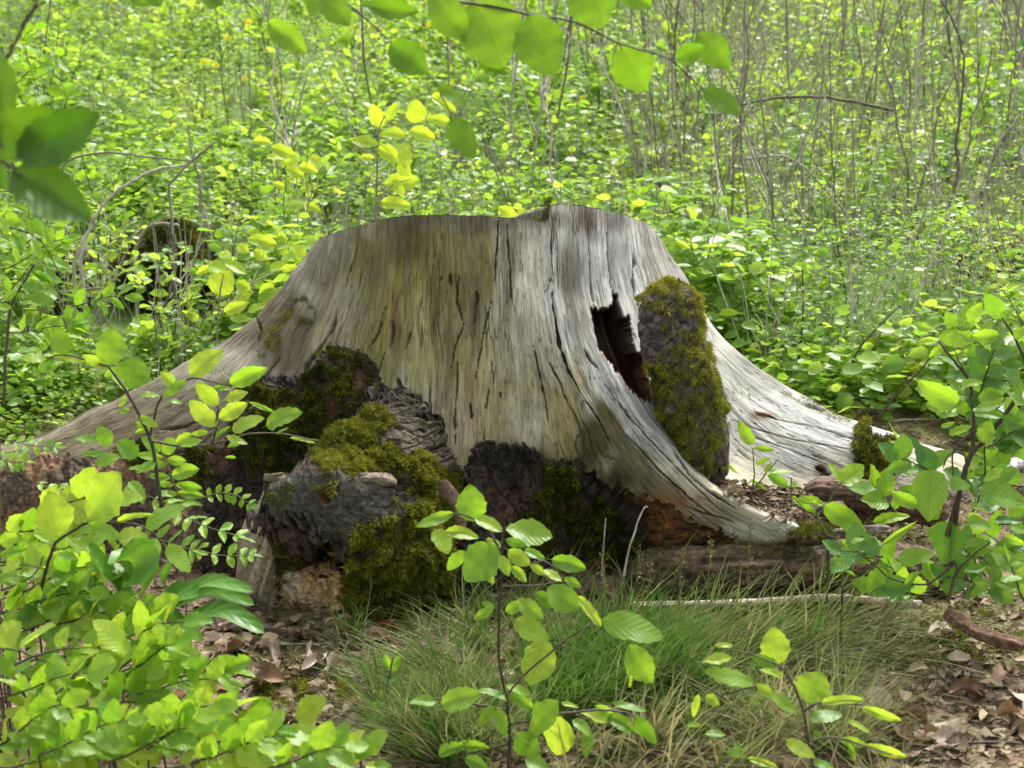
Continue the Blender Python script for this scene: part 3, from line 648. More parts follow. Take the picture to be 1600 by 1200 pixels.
# ---- mossy bark slab standing in the fork of the right roots
NET = [[(1036,442,3.90),(1042,438,3.88),(1050,437,3.87),(1060,439,3.88),(1068,446,3.92)],
 [(1008,478,3.92),(1022,462,3.86),(1045,456,3.83),(1070,464,3.85),(1082,482,3.92)],
 [(1003,530,3.92),(1016,525,3.84),(1045,520,3.79),(1080,525,3.82),(1096,535,3.92)],
 [(1012,590,3.92),(1028,585,3.82),(1058,580,3.77),(1095,585,3.80),(1114,592,3.92)],
 [(1033,650,3.92),(1048,645,3.82),(1075,640,3.77),(1110,642,3.80),(1132,640,3.90)],
 [(1058,705,3.92),(1070,700,3.83),(1092,700,3.79),(1118,695,3.81),(1138,688,3.90)],
 [(1082,748,3.92),(1092,742,3.86),(1104,742,3.84),(1118,738,3.86),(1130,728,3.92)],
 [(1108,775,3.94),(1112,772,3.92),(1116,771,3.91),(1120,770,3.92),(1122,768,3.95)]]
NET = [[(q[0]+(7, 5, 2, 0, -2)[k], q[1]+3, q[2]) for k, q in enumerate(row)] for row in NET]
Q, n, fl = net_patch(NET, 300, 130)
bx, by = PX(Q); r1, e1 = bark_relief(Q[..., 0]*1.4, Q[..., 2]*.8, 1.1, 310)
vsoft = np.sin(np.linspace(0, np.pi, 130))[None]**.5*np.clip(np.sin(np.linspace(0, np.pi, 300))[:, None]*2.2, 0, 1)
Q2 = Q+n*((r1*1.1)*vsoft)[..., None]
m1 = fbm(Q[..., 0]*30, Q[..., 2]*20, 340, 4)[..., None]; m2 = fbm(Q[..., 0]*100, Q[..., 2]*90, 341, 3)[..., None]
cc = (A(.06, .045, .038)*(1-m1)+A(.20, .165, .15)*m1)*(.3+1.3*m2)*(.4+.6*e1[..., None])
cc = np.where(((bx-by*.42 > 860) & (by > 560))[..., None], A(.09, .06, .045)*(.5+m2), cc)
patch_obj('bark_slab', Q2, fl, M_BARK, cc, stump, 'upright mossy bark slab in the fork of the right roots', .05)
w = inpoly(bx+10*(vn(bx/8, by/8, 3)-.5), by+10*(vn(bx/8, by/8, 4)-.5), [(1030,438),(1070,438),(1088,490),(1108,560),(1128,625),(1112,680),(1100,735),(1078,725),(1060,680),(1040,640),(1045,600),(1050,560),(1075,545),(1070,500),(1048,470),(1020,470)])
w3 = inpoly(bx+34*(fbm(bx/12, by/12, 53, 3)-.5), by+40*(fbm(bx/12, by/12, 54, 3)-.5), [(1024,440),(1070,440),(1086,490),(1104,560),(1122,625),(1108,680),(1100,735),(1066,725),(1044,680),(1026,640),(1026,600),(1034,560),(1044,545),(1044,510),(1030,485),(1010,480)])
w2 = (w & (fbm(bx/9, by/14, 51, 3) > .38)) | (w3 & (fbm(bx/5, by/8, 52, 3) > .54))
moss(stump, 'moss', Q2[w2], n[w2], 26000, .005, .014, .9, dark=-.34, label='olive moss hanging down the upright bark slab')

# ---- small pieces at the trunk
def lump(parent, name, px_, py_, Y, rx, ry, rz, col, seed, mat=None, label=None, rot=0., nz=.25, noshape=None):
    a = np.linspace(0, 2*np.pi, 48, endpoint=False); b = np.linspace(-np.pi/2, np.pi/2, 26)
    Aa, Bb = np.meshgrid(a, b, indexing='ij')
    x, y, z = np.cos(Aa)*np.cos(Bb), np.sin(Aa)*np.cos(Bb), np.sin(Bb)
    r = 1+nz*(fbm(x*2+5, z*2+y*2+5, seed, 3)-.5)*2; 
    x, y, z = np.sign(x)*abs(x)**.8*r*rx, y*r*ry, z*r*rz
    c, s = math.cos(rot), math.sin(rot); x, z = x*c-z*s, x*s+z*c
    v = np.stack([x, y, z], -1).reshape(-1, 3)+P(px_, py_, Y)
    cl = np.array(col)*(.5+fbm(Aa*5, Bb*7, seed+1, 3))[..., None]
    f = gridf(48, 26, True)
    return link(name, mesh(name, rel(parent, v), f, mat or M_SOFT, col=cl.reshape(-1, 3)), parent, label=label)
fungus = thing('bracket_fungus', 'flat grey brown bracket fungus on the mossy broken root', 'fungus', P(590, 752, 3.53))
lump(fungus, 'cap', 590, 749, 3.53, .046, .03, .016, (.20, .16, .12), 401, rot=-.12)
fungus['category'] = 'fungus'
chip = thing('bark_curl', 'curled brown bark strip leaning against the base of the trunk', 'bark piece', P(700, 800, 3.68))
def curl(parent, pts, w, mat, col, name='strip', label=None, Y=3.68):
    c = np.array([P(*p) for p in pts]); t = np.linspace(0, len(c)-1, 24); c = catmull(c, t)
    an = np.linspace(-1.5, 1.5, 12); tg = norm(np.gradient(c, axis=0)); s = norm(np.cross(tg, A(0, 1, 0.)))
    w_ = w*np.sin(np.linspace(.5, 2.8, 24))[:, None, None]
    Q = c[:, None]+w_*(np.sin(an)[None, :, None]*s[:, None]+(1-np.cos(an))[None, :, None]*A(0, .8, 0))
    k = .6+.8*fbm(Q[..., 0]*80, Q[..., 2]*30, 5, 3)
    patch_obj(name, Q, np.mean(gnorm(Q)[..., 1]) > 0, mat, np.array(col)*k[..., None], parent, label, .004)
curl(chip, [(688,752,3.66),(697,775,3.67),(712,802,3.69),(722,828,3.70)], .028, M_SOFT, (.24, .17, .12))

# ---- rotten logs and dead wood lying about
def log(name, label, pts, r0, r1, col, seed, cat='log', rough=.3, sides=64, grain=True, sq=.8, mat=None, group=None):
    c = np.array([P(*p) for p in pts]); n = 150; c = catmull(c, np.linspace(0, len(c)-1, n))
    o = thing(name, label, cat, c[n//2]-A(0, 0, r0), group)
    t = norm(np.gradient(c, axis=0)); up = np.array([0, 0, 1.]); a = norm(np.cross(t, up)); b = np.cross(a, t)
    an = np.linspace(0, 2*np.pi, sides, endpoint=False); s = np.linspace(0, 1, n)
    L = np.linalg.norm(c[-1]-c[0])
    AN, SS = np.meshgrid(an, s*L, indexing='ij')
    r = (r0+(r1-r0)*s)[None]*(1+rough*(fbm(np.cos(AN)*1.5+5+SS*3, np.sin(AN)*1.5+5, seed, 3)-.5)*2+rough*.5*(fbm(AN*9, SS*9, seed+1, 3)-.5))
    endw = np.minimum(1, np.minimum(s, 1-s)*L/(r0*.9)+.03)**.5; r = r*endw[None]
    d1_, d2_ = cell(AN*2.2+.8*fbm(AN*3, SS*12, seed+6, 2), SS*11, seed+5)
    r = r*(1+rough*.35*sst(.3, .0, d2_-d1_)*-1)+rough*.35*r0*(np.round(6*fbm(AN*3, SS*16, seed+8, 3))/6-.5)
    v = c[None]+r[..., None]*(np.cos(AN)[..., None]*a[None]+np.sin(AN)[..., None]*b[None]*sq)
    k = fbm(AN*14, SS*(14 if not grain else 6), seed+2, 4)[..., None]; k2 = fbm(AN*40, SS*60, seed+3, 3)[..., None]
    cl = np.array(col)*(.25+1.5*k)*(.4+1.2*k2)*(.6+.4*sst(0, .15, d2_-d1_)[..., None])
    me = mesh(name, rel(o, v.reshape(-1, 3)), gridf(sides, n, True), mat or M_BARK, col=cl.reshape(-1, 3), uv=np.stack([AN*r0, SS], -1).reshape(-1, 2))
    link('wood', me, o)
    return o, v, norm(v-c[None])
o, v, n = log('rotten_log', 'long brown rotten log lying in front of the right roots', [(985,905,3.78),(1080,895,3.72),(1190,888,3.68),(1310,885,3.72),(1430,890,3.80),(1500,900,3.86)], .08, .07, (.115, .08, .048), 500, rough=.42)
w = (vn(v[..., 0]*14, v[..., 1]*20, 4) > .62) & (n[..., 2] > .3)
moss(o, 'moss', v[w], n[w], 1500, .006, .014, dark=.05)
tip = thing('moss_cushion', 'mossy dark clump capping the tip of the front right root', 'moss', P(1262, 845, 3.64))
lump(tip, 'clump', 1266, 838, 3.64, .055, .04, .022, (.08, .05, .03), 511, mat=M_BARK)
tipv = P(1266, 833, 3.64)+RNG.normal(0, 1, (600, 3))*A(.028, .022, .007); moss(tip, 'moss', tipv, np.repeat(A(0, -.3, 1.)[None], 600, 0), 3500, .006, .014, dark=.02)
log('fallen_log', 'smooth dark brown decayed log under the mossy right root', [(1255,770,4.02),(1330,772,4.0),(1400,785,3.98),(1480,800,4.0)], .05, .06, (.15, .095, .065), 520, rough=.2)
log('rotten_block', 'reddish brown crumbling wood block under the right root', [(1140,775,4.02),(1200,772,4.03),(1260,775,4.05)], .035, .03, (.16, .08, .05), 530, rough=.5, cat='rotten wood')
log('bark_flake', 'flat brown bark flake lying behind the front root tip', [(1225,800,3.88),(1270,796,3.9),(1320,792,3.92)], .018, .02, (.13, .09, .07), 540, rough=.6, cat='bark piece', sides=24)
log('bark_flake', 'flat pale brown bark flake right of the moss cushion', [(1290,838,3.66),(1340,828,3.68),(1390,826,3.72)], .016, .012, (.26, .21, .17), 545, rough=.6, cat='bark piece', sides=24)
log('pale_stick', 'long pale barkless stick lying in the grass below the rotten log', [(985,945,3.55),(1100,944,3.55),(1200,940,3.54),(1290,934,3.53),(1400,940,3.52),(1440,945,3.52)], .009, .014, (.42, .35, .27), 550, cat='stick', rough=.3, sides=16)
log('fallen_log', 'mossy brown log among stems at the upper right', [(1500,412,6.2),(1570,395,6.3),(1680,385,6.4)], .09, .1, (.14, .09, .06), 560, rough=.3)
log('fallen_log', 'short brown log lying in the bushes right of the stump', [(1470,612,4.9),(1500,600,4.95),(1545,590,5.0)], .035, .03, (.20, .12, .08), 565, rough=.3)
log('fallen_log', 'broken log end with moss behind the right bush', [(1455,494,5.6),(1480,488,5.62),(1515,490,5.65)], .04, .045, (.30, .22, .14), 568, rough=.3)
log('fallen_branch', 'grey fallen branch crossing behind the right root', [(1315,655,4.75),(1370,640,4.8),(1430,650,4.85),(1500,655,4.9)], .014, .012, (.30, .25, .2), 570, cat='branch', rough=.3, sides=16)
log('pale_stick', 'bleached white stick end behind the right bush', [(1560,655,4.4),(1585,625,4.45),(1610,605,4.5)], .022, .02, (.7, .68, .64), 573, cat='stick', rough=.2, sides=16)
log('pale_stick', 'bleached grey root end sticking out beyond the right bush', [(1560,730,4.2),(1600,722,4.25),(1660,715,4.3)], .022, .02, (.6, .58, .54), 574, cat='stick', rough=.2, sides=16)
log('fallen_branch', 'brown decaying branch lying in litter at the lower right', [(1480,955,3.3),(1530,990,3.2),(1600,1010,3.1)], .02, .02, (.17, .10, .06), 575, cat='branch', rough=.4, sides=20)
log('fallen_branch', 'thick reddish dead branch in front of the foxglove leaves', [(340,985,3.5),(375,975,3.5),(420,985,3.5),(470,990,3.48)], .016, .018, (.2, .14, .11), 576, cat='branch', rough=.4, sides=20)
# far mossy stump at the upper left
o, v, n = log('mossy_stump', 'old dark mossy stump half hidden in the thicket at the left', [(262,500,5.95),(266,450,6.0),(272,400,6.05),(280,350,6.1)], .24, .20, (.07, .045, .025), 580, cat='tree stump', rough=.35)
w = n[..., 1] < .6
moss(o, 'moss', v[w], n[w], 16000, .015, .035, dark=.15)
o, v, n = log('mossy_stump', 'small dark broken stump left of the large mossy one', [(110,500,5.9),(112,450,5.95),(118,415,5.95),(125,385,6.0)], .10, .07, (.06, .042, .03), 590, cat='tree stump', rough=.4)
# ---------------------------------------------------------------- leaves
def leaf_shape(kind, seed, nl=12, nw=3, detail=True):
    """unit leaf along +x, 1 long, 1 wide; returns v, f, uv"""
    r = np.random.default_rng(seed); t = np.linspace(0, 1, nl+1)
    if kind == 'beech': w = .5*np.sin(np.pi*t**.92)**.62*(1-.25*t**3)*1.02
    elif kind == 'hazel': w = .5*np.sin(np.pi*t**.80)**.55*(1-.5*t**5)
    elif kind == 'rowan': w = .5*np.sin(np.pi*t**.95)**.7
    elif kind == 'broad': w = .5*(sst(-.05, .62, t)**1.3)*(1-t**7)**.6+.02
    else: w = .5*np.sin(np.pi*t**.85)**.8
    if detail: w = w*(1+.075*np.sin(t*2*np.pi*(7.5 if kind != 'rowan' else 6)+r.random()*6))+.012*r.normal(0, 1, nl+1)*np.sin(np.pi*t)
    w[0] = .012; w[-1] = .004
    s = np.linspace(-1, 1, 2*nw+1)
    Tt, Ss = np.meshgrid(t, s, indexing='ij'); Y = Ss*w[:, None]
    bend = r.uniform(-.45, .1); fold = r.uniform(.03, .35); tw = r.uniform(-.45, .45)
    if detail and r.random() < .45:
        k0 = r.uniform(.3, .8); bite = np.exp(-((Tt-k0)/.055)**2)*(Ss*r.choice([-1, 1]) > .3)*r.uniform(.15, .4); Y = Y*(1-bite)
    Z = bend*Tt**2*.5+fold*abs(Y)+tw*Tt*Y+.02*np.sin(Tt*2*np.pi*7.5*.5)*abs(Ss)
    Z += .05*np.sin(Tt*7+r.random()*6)*Y*2
    X = Tt-.05*(1-Ss**2)*0; Y = Y+r.uniform(-.06, .06)*np.sin(np.pi*Tt)
    v = np.stack([X, Y, Z], -1).reshape(-1, 3); uv = np.stack([Tt, Ss*w[:, None]*2*.6], -1).reshape(-1, 2)
    return v, gridf(nl+1, 2*nw+1), uv
def with_stalk(v, f, uv, l=.16, r=.012):
    tv, tf = tube_arrays([(-l, 0, -.02), (-l*.4, 0, 0), (.02, 0, 0)], r, r*.8, 4, 1)
    return np.concatenate([v, tv]), [f, tf+len(v)], np.concatenate([uv, np.zeros((len(tv), 2))])
LEAF = {}
def leafset(key, kind, mat, n=9, stalk=.14, **k):
    L = []
    for i in range(n):
        v, f, uv = leaf_shape(kind, 40+i*7+len(key), **k)
        v, f, uv = with_stalk(v, f, uv, stalk)
        L.append(mesh('leaf', v, f, mat, uv=uv))
    LEAF[key] = L
leafset('beech', 'beech', M_LEAF); leafset('shade', 'beech', M_LEAF_SH); leafset('shaded', 'beech', M_LEAF_DARK); leafset('hazel', 'hazel', M_LEAF_MID); leafset('yellow', 'beech', M_LEAF_YEL)
leafset('dark', 'hazel', M_LEAF_DK); leafset('rowan', 'rowan', M_LEAF_MID, stalk=.03); leafset('broad', 'broad', M_LEAF_DK, nl=16, stalk=.02); leafset('beechd', 'beech', M_LEAF_MID)
CAMP = np.array([0, 0, 1.05])
def put_leaf(root, key, B, T_, wr, face=.5, i=None, name='leaf', label=None, jit=.35):
    """one leaf from base point B to tip point T_; wr = width / length; face: 1 turned to the viewer's side, 0 to the sky"""
    B = np.asarray(B); T_ = np.asarray(T_); x = (T_-B)*1.08; L = np.linalg.norm(x); x = x/L
    n = face*norm(CAMP-B)+(1-face)*A(0, 0, 1.)+RNG.normal(0, jit*.5, 3)
    xx, y, z = frames(x[None], n[None]); y, z = y[0], z[0]
    W = L*wr
    m = Matrix(((x[0]*L, y[0]*W, z[0]*L*.8, B[0]-root.location.x), (x[1]*L, y[1]*W, z[1]*L*.8, B[1]-root.location.y), (x[2]*L, y[2]*W, z[2]*L*.8, B[2]-root.location.z), (0, 0, 0, 1)))
    me = LEAF[key][RNG.integers(0, len(LEAF[key])) if i is None else i]
    return link(name, me, root, mat4=m, label=label)
ZW = {'A': (0, 350, 3.2), 'B': (0, 650, 3.2), 'C': (0, 900, 2.667), 'D': (550, 750, 2.667), 'E': (1050, 850, 2.909), 'F': (1100, 600, 3.2), 'G': (1200, 400, 3.0), 'T': (500, 0, 2.286), 'U': (0, 0, 3.), 'R': (1100, 0, 2.667)}
def zc(w, x, y):
    a, b, s = ZW[w]; return a+x/s, b+y/s
def twigs(root, w, lines, Y, r0=.003, r1=.0015, mat=None, name='twig', wob=.0006, dy=0.):
    for ln in lines:
        r = (r0, r1)
        if isinstance(ln[0], (int, float)): r = (ln[0], ln[1]); ln = ln[2]
        pts = [P(*zc(w, *q[:2]), Y+(q[2] if len(q) > 2 else 0)) for q in ln]
        v, f = tube_arrays(pts, r[0], r[1], 6, 5, wob)
        link(name, mesh(name, rel(root, v), f, mat or M_STEM_DARK), root)
def leaves(root, w, key, txt, Y, face=.6, jit=.4, dj=.03):
    """txt: 'bx by tx ty w; ...' in the coordinates of a magnified window"""
    for q in txt.replace('\n', ' ').split(';'):
        q = q.split()
        if not q: continue
        a = [float(k) for k in q[:5]]; kk = q[5] if len(q) > 5 else key
        y0 = Y+RNG.normal(0, dj); L = math.hypot(a[2]-a[0], a[3]-a[1])/ZW[w][2]/2400*Y
        y1 = y0+RNG.uniform(-.45, .25)*L
        put_leaf(root, kk, P(*zc(w, a[0], a[1]), y0), P(*zc(w, a[2], a[3]), y1), a[4], face, jit=jit)
def spray(root, key, px_, py_, ang, ln, n, Y, wr=.62, leafpx=45, face=.55, twig=True, droop=.15):
    """a twig with leaves in two rows"""
    t = np.linspace(0, 1, 6); ca_, sa_ = math.cos(ang), math.sin(ang)
    yd = RNG.uniform(-.06, .06)
    X = px_+ln*t*ca_; Yp = py_-ln*t*sa_+droop*ln*t*t+ln*.03*np.sin(t*6)
    pts = [P(a, b, Y+yd*c) for a, b, c in zip(X, Yp, t)]
    if twig:
        v, f = tube_arrays(pts, .0022, .0011, 5, 3, .0004); link('twig', mesh('twig', rel(root, v), f, M_STEM_DARK), root)
    for i in range(n):
        u = (i+.8)/n; s = 1 if i % 2 else -1
        if i == n-1: s = 0
        bx_ = np.interp(u, t, X); by_ = np.interp(u, t, Yp); a2 = ang-droop*2*u+s*RNG.uniform(.6, 1.15)+RNG.normal(0, .15)
        L = leafpx*RNG.uniform(.7, 1.15)*(1-.3*abs(u-.55)); y0 = Y+yd*u
        put_leaf(root, key, P(bx_, by_, y0), P(bx_+L*math.cos(a2), by_-L*math.sin(a2)*.9, y0+RNG.uniform(-.5, .4)*L/2400*Y), wr*RNG.uniform(.85, 1.1), face, jit=.5)
def pinnate(root, w, rachis, n, lp, wr, Y, key='rowan', face=.6):
    pts = np.array([P(*zc(w, *q), Y) for q in rachis]); c = catmull(pts, np.linspace(0, len(pts)-1, 30)) if len(pts) > 2 else pts[0]+(pts[1]-pts[0])*np.linspace(0, 1, 30)[:, None]
    v, f = tube_arrays(pts, .0016, .0009, 5, 4); link('leaf_stalk', mesh('leaf_stalk', rel(root, v), f, M_STEM_GREEN), root)
    L = lp/ZW[w][2]/2400*Y; nz = norm(CAMP-c[0])*face+A(0, 0, 1-face)+RNG.normal(0, .15, 3)
    for i in range(n):
        k = int(4+24*i/max(1, n-1)); b = c[min(k, 29)]; tg = norm(c[min(k+1, 29)]-c[min(k-1, 28)]); sd_ = norm(np.cross(nz, tg))
        sc_ = .75+.35*math.sin(math.pi*min(1, (i+.6)/n))
        for s in (-1, 1):
            d = norm(sd_*s+tg*.45+RNG.normal(0, .1, 3)); put_leaf(root, key, b, b+d*L*sc_, wr, face, name='leaflet', jit=.35)
    put_leaf(root, key, c[-1], c[-1]+tg*L*.9, wr, face, name='leaflet')
def base_of(w, x, y, Y, ground=False):
    p = P(*zc(w, x, y), Y)
    if ground: p[2] = G(p[0], p[1])
    return p

# ---- overhanging beech twigs at the top
o = thing('beech_branch', 'thin beech branch with broad green leaves hanging across the top edge', 'branch', base_of('T', 470, 0, 2.3))
twigs(o, 'T', [(.0026, .0012, [(380,-60),(470,0),(600,20),(740,50),(910,80),(1070,155),(1240,210),(1370,320)]), (.0012, .0008, [(1240,210),(1262,205)]), (.0012, .0008, [(1070,155),(1072,172)])], 2.3)
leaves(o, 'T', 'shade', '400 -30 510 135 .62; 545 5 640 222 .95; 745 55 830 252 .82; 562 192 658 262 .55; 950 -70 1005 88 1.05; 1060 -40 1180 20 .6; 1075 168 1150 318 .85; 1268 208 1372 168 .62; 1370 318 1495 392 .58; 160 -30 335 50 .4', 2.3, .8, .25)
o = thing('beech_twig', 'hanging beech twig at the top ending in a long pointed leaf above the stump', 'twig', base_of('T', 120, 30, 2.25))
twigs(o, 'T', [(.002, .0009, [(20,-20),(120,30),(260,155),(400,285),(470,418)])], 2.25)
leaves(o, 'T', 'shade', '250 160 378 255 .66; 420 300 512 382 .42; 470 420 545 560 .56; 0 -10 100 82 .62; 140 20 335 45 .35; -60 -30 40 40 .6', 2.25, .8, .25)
o = thing('beech_twig', 'short beech twig with a single pale leaf at the upper left', 'twig', base_of('U', 1150, 0, 2.3))
twigs(o, 'U', [(.0018, .001, [(1120,-60),(1150,0),(1200,55),(1258,108)])], 2.3)
leaves(o, 'U', 'shade', '1258 108 1425 240 .55; 600 -40 690 22 .6; 700 -40 750 25 .9; 940 -60 1040 15 .7; 1000 -70 990 40 .9', 2.3, .8, .2)
o = thing('beech_twig', 'beech twig with two bright leaves hanging from the top right of the stump', 'twig', base_of('T', 1240, 0, 2.4))
twigs(o, 'T', [(.0014, .0008, [(1215,-40),(1240,0),(1290,60),(1345,120)])], 2.4)
leaves(o, 'T', 'shade', '1348 120 1452 238 .62', 2.4, .8, .2)
o = thing('beech_branch', 'beech branch with large dark green leaves entering at the left edge', 'branch', base_of('U', 0, 780, 1.7))
twigs(o, 'U', [(.0026, .0015, [(-120,700),(-20,745),(60,785),(100,830)]), (.0022, .0012, [(-60,500),(-20,620),(10,700)])], 1.7)
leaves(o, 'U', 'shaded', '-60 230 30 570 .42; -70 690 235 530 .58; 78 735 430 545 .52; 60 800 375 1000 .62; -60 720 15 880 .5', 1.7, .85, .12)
o = thing('bare_twig', 'dark bare twig slanting across the upper left corner', 'twig', base_of('U', 100, 140, 2.0))
twigs(o, 'U', [(.002, .003, [(185,-40),(150,60),(100,140),(60,220),(25,280)]), (.0012, .002, [(210,0),(120,90),(95,150)])], 2.0)

# ---- beech saplings at the left
o = thing('beech_sapling', 'young beech sapling with rounded toothed leaves in front of the long left root', 'sapling', base_of('A', 760, 1500, 3.2, True))
twigs(o, 'A', [(.005, .0025, [(820,1500),(790,1300),(760,1100),(680,920),(620,820),(540,710)]), [(540,710),(430,680),(330,655),(220,670)], (.003, .0016, [(745,1080),(790,900),(850,830),(960,770),(1080,795),(1160,810)]), [(1060,1110),(1080,1010),(1090,910)], [(745,1080),(900,1110),(1060,1100),(1250,1050),(1400,1050),(1590,1085)]], 3.2)
leaves(o, 'A', 'beech', '''540 705 555 528 .80; 335 650 265 528 .72; 228 672 112 672 .52; 645 822 690 672 .98; 540 712 418 660 .38; 425 690 272 650 .30;
 560 750 622 828 .5; 700 850 790 852 .5; 630 862 600 912 .6 hazel; 650 930 590 945 .5; 950 758 1105 638 .58; 1150 800 1325 725 .42; 872 812 812 742 .62; 1000 790 1080 860 .3; 1070 820 1150 822 .4;
 1128 880 1232 842 .5; 1090 905 988 808 .52; 840 880 910 892 .4; 1085 1010 955 890 .5; 1095 972 1228 900 .52; 1330 1010 1490 940 .55; 1160 1030 1310 975 .55; 1245 892 1365 940 .2; 1450 1070 1570 1092 .16;
 930 780 820 860 .35; 1040 1040 960 1050 .4; 1130 1060 1230 1100 .4; 700 960 780 1010 .4; 760 1010 680 1040 .4; 590 720 520 760 .4; 1220 1080 1140 1110 .35; 1380 1050 1440 1020 .3''', 3.2, .62)
leaves(o, 'B', 'beechd', '''545 152 492 58 .72; 480 122 380 110 .5; 600 202 480 235 .55; 680 210 600 125 .8; 520 190 412 200 .3; 640 265 760 262 .4; 900 150 1000 120 .5; 720 60 680 30 .6; 1060 120 1150 60 .4; 960 90 880 130 .5; 1180 210 1130 205 .3; 700 330 620 370 .5 ; 640 330 720 420 .5; 780 230 690 280 .5''', 3.2, .55)
o = thing('beech_sapling', 'beech sapling with five large pale toothed leaves above the dark rosette', 'sapling', base_of('B', 250, 1300, 2.9, True))
twigs(o, 'B', [(.005, .003, [(120,1300),(180,1000),(230,760),(275,635)]), (.003, .0014, [(275,635),(340,590),(440,535),(560,530),(720,555),(830,650)]), (.002, .0012, [(0,748),(120,745),(200,765)]), (.0022, .0012, [(-100,900),(40,860),(160,800),(220,700)])], 2.9)
leaves(o, 'B', 'beech', '''287 605 245 392 .85; 442 515 598 300 .78; 440 535 598 608 .42; 728 552 915 458 .62; 832 652 945 772 .62; 585 530 745 488 .22; 240 745 150 640 .85; 270 645 172 600 .4; 275 690 385 715 .42 hazel; 205 788 330 792 .5; 0 700 128 668 .4; 60 780 150 800 .35; 0 640 85 600 .8;
 -30 850 60 790 .6; 130 840 60 900 .5; 180 880 270 850 .6; 20 880 -60 930 .6; 300 750 340 820 .6; 220 850 270 900 .7; 60 940 170 920 .5; 100 720 20 780 .5; 120 640 180 560 .5; 330 600 400 690 .45''', 2.9, .6)
o = thing('rowan_seedling', 'rowan seedling with long feathered leaf of oval leaflets below the beech leaves', 'seedling', base_of('B', 900, 1100, 3.25, True))
twigs(o, 'B', [(.0025, .0014, [(930,1000),(925,700),(900,450)])], 3.25, mat=M_STEM_GREEN, name='stem')
leaves(o, 'B', 'rowan', '''800 180 712 108 .52; 812 182 882 128 .75; 815 208 692 192 .36; 830 218 925 225 .5; 838 245 732 242 .42; 860 300 988 268 .5; 852 310 748 298 .38; 876 342 1002 362 .36; 870 348 788 330 .35; 888 385 1012 402 .36; 892 392 800 385 .34; 900 430 1000 440 .3; 895 420 820 430 .3''', 3.25, .8, .15, .01)
twigs(o, 'B', [(.0014, .0009, [(905,450),(850,280),(800,170)])], 3.25, mat=M_STEM_GREEN, name='leaf_stalk')
pinnate(o, 'B', [(1010,410),(1100,385),(1180,395),(1250,440)], 6, 48, .6, 3.3)
pinnate(o, 'B', [(740,400),(860,450),(1000,540),(1190,600)], 7, 100, .38, 3.2, face=.4)
pinnate(o, 'B', [(960,650),(1060,690),(1180,700),(1250,700)], 5, 70, .5, 3.2, face=.45)
pinnate(o, 'B', [(560,600),(760,610),(960,670)], 7, 90, .4, 3.15, face=.45)
o = thing('rowan_seedling', 'rowan seedling with arching feathered leaves at the left edge over the root', 'seedling', base_of('B', 20, 700, 3.5, True))
twigs(o, 'B', [(.0025, .0014, [(10,900),(0,500),(0,110)])], 3.5, mat=M_STEM_GREEN, name='stem')
pinnate(o, 'B', [(0,110),(100,135),(190,150),(280,155)], 6, 55, .5, 3.5, face=.5); pinnate(o, 'B', [(-30,200),(40,225),(120,230)], 5, 60, .5, 3.5, face=.5)
pinnate(o, 'B', [(180,330),(280,370),(420,370)], 5, 60, .5, 3.4, face=.45)
o = thing('rowan_shrub', 'tall rowan shrub with narrow drooping leaflets at the left under the dark leaves', 'shrub', base_of('A', 20, 900, 4.6, True))
twigs(o, 'A', [(.006, .003, [(20,900),(30,620),(60,400),(120,290),(170,200)]), (.003, .0015, [(-40,0),(60,20),(200,80),(300,260)]), (.0022, .0014, [(40,500),(-60,430)])], 4.6, mat=M_STEM_DARK)
leaves(o, 'A', 'rowan', '''215 85 200 165 .4; 225 165 335 220 .45; 195 210 300 285 .4; 165 235 255 290 .4; 300 110 375 125 .4; 215 120 330 150 .45; 130 90 60 150 .5; 60 40 110 110 .6; 110 300 215 330 .5; 120 290 190 385 .5; 140 240 40 200 .4; 80 160 10 180 .45; 90 330 20 380 .5; 100 400 200 400 .45; 60 420 -30 410 .45; 130 360 260 380 .4; 50 120 -20 90 .5; 240 100 260 20 .5; 170 60 150 -20 .6; 90 20 40 -60 .6; 280 130 380 60 .3''', 4.6, .6)
leaves(o, 'U', 'rowan', '''40 1090 -10 1010 .5; 120 1080 60 1010 .5; 200 1110 160 1020 .5; 150 1120 180 1200 .5; 240 1150 210 1060 .5; 250 1170 330 1150 .4; 60 1110 100 1180 .5; 260 1060 340 1000 .5; 40 960 130 990 .4; 160 960 240 1010 .4; 60 1020 -20 1060 .4''', 4.6, .6)
for k, (x, y, a, l) in enumerate([(10,420,.6,110),(0,470,.9,120),(10,520,.2,110),(60,560,.9,90),(0,600,.3,90),(30,330,1.2,110),(100,480,.3,100),(0,300,.3,90),(20,640,.5,90)]):
    spray(o, 'rowan', x, y, a, l, 9, 4.6+.05*k, .45, 34, .5)

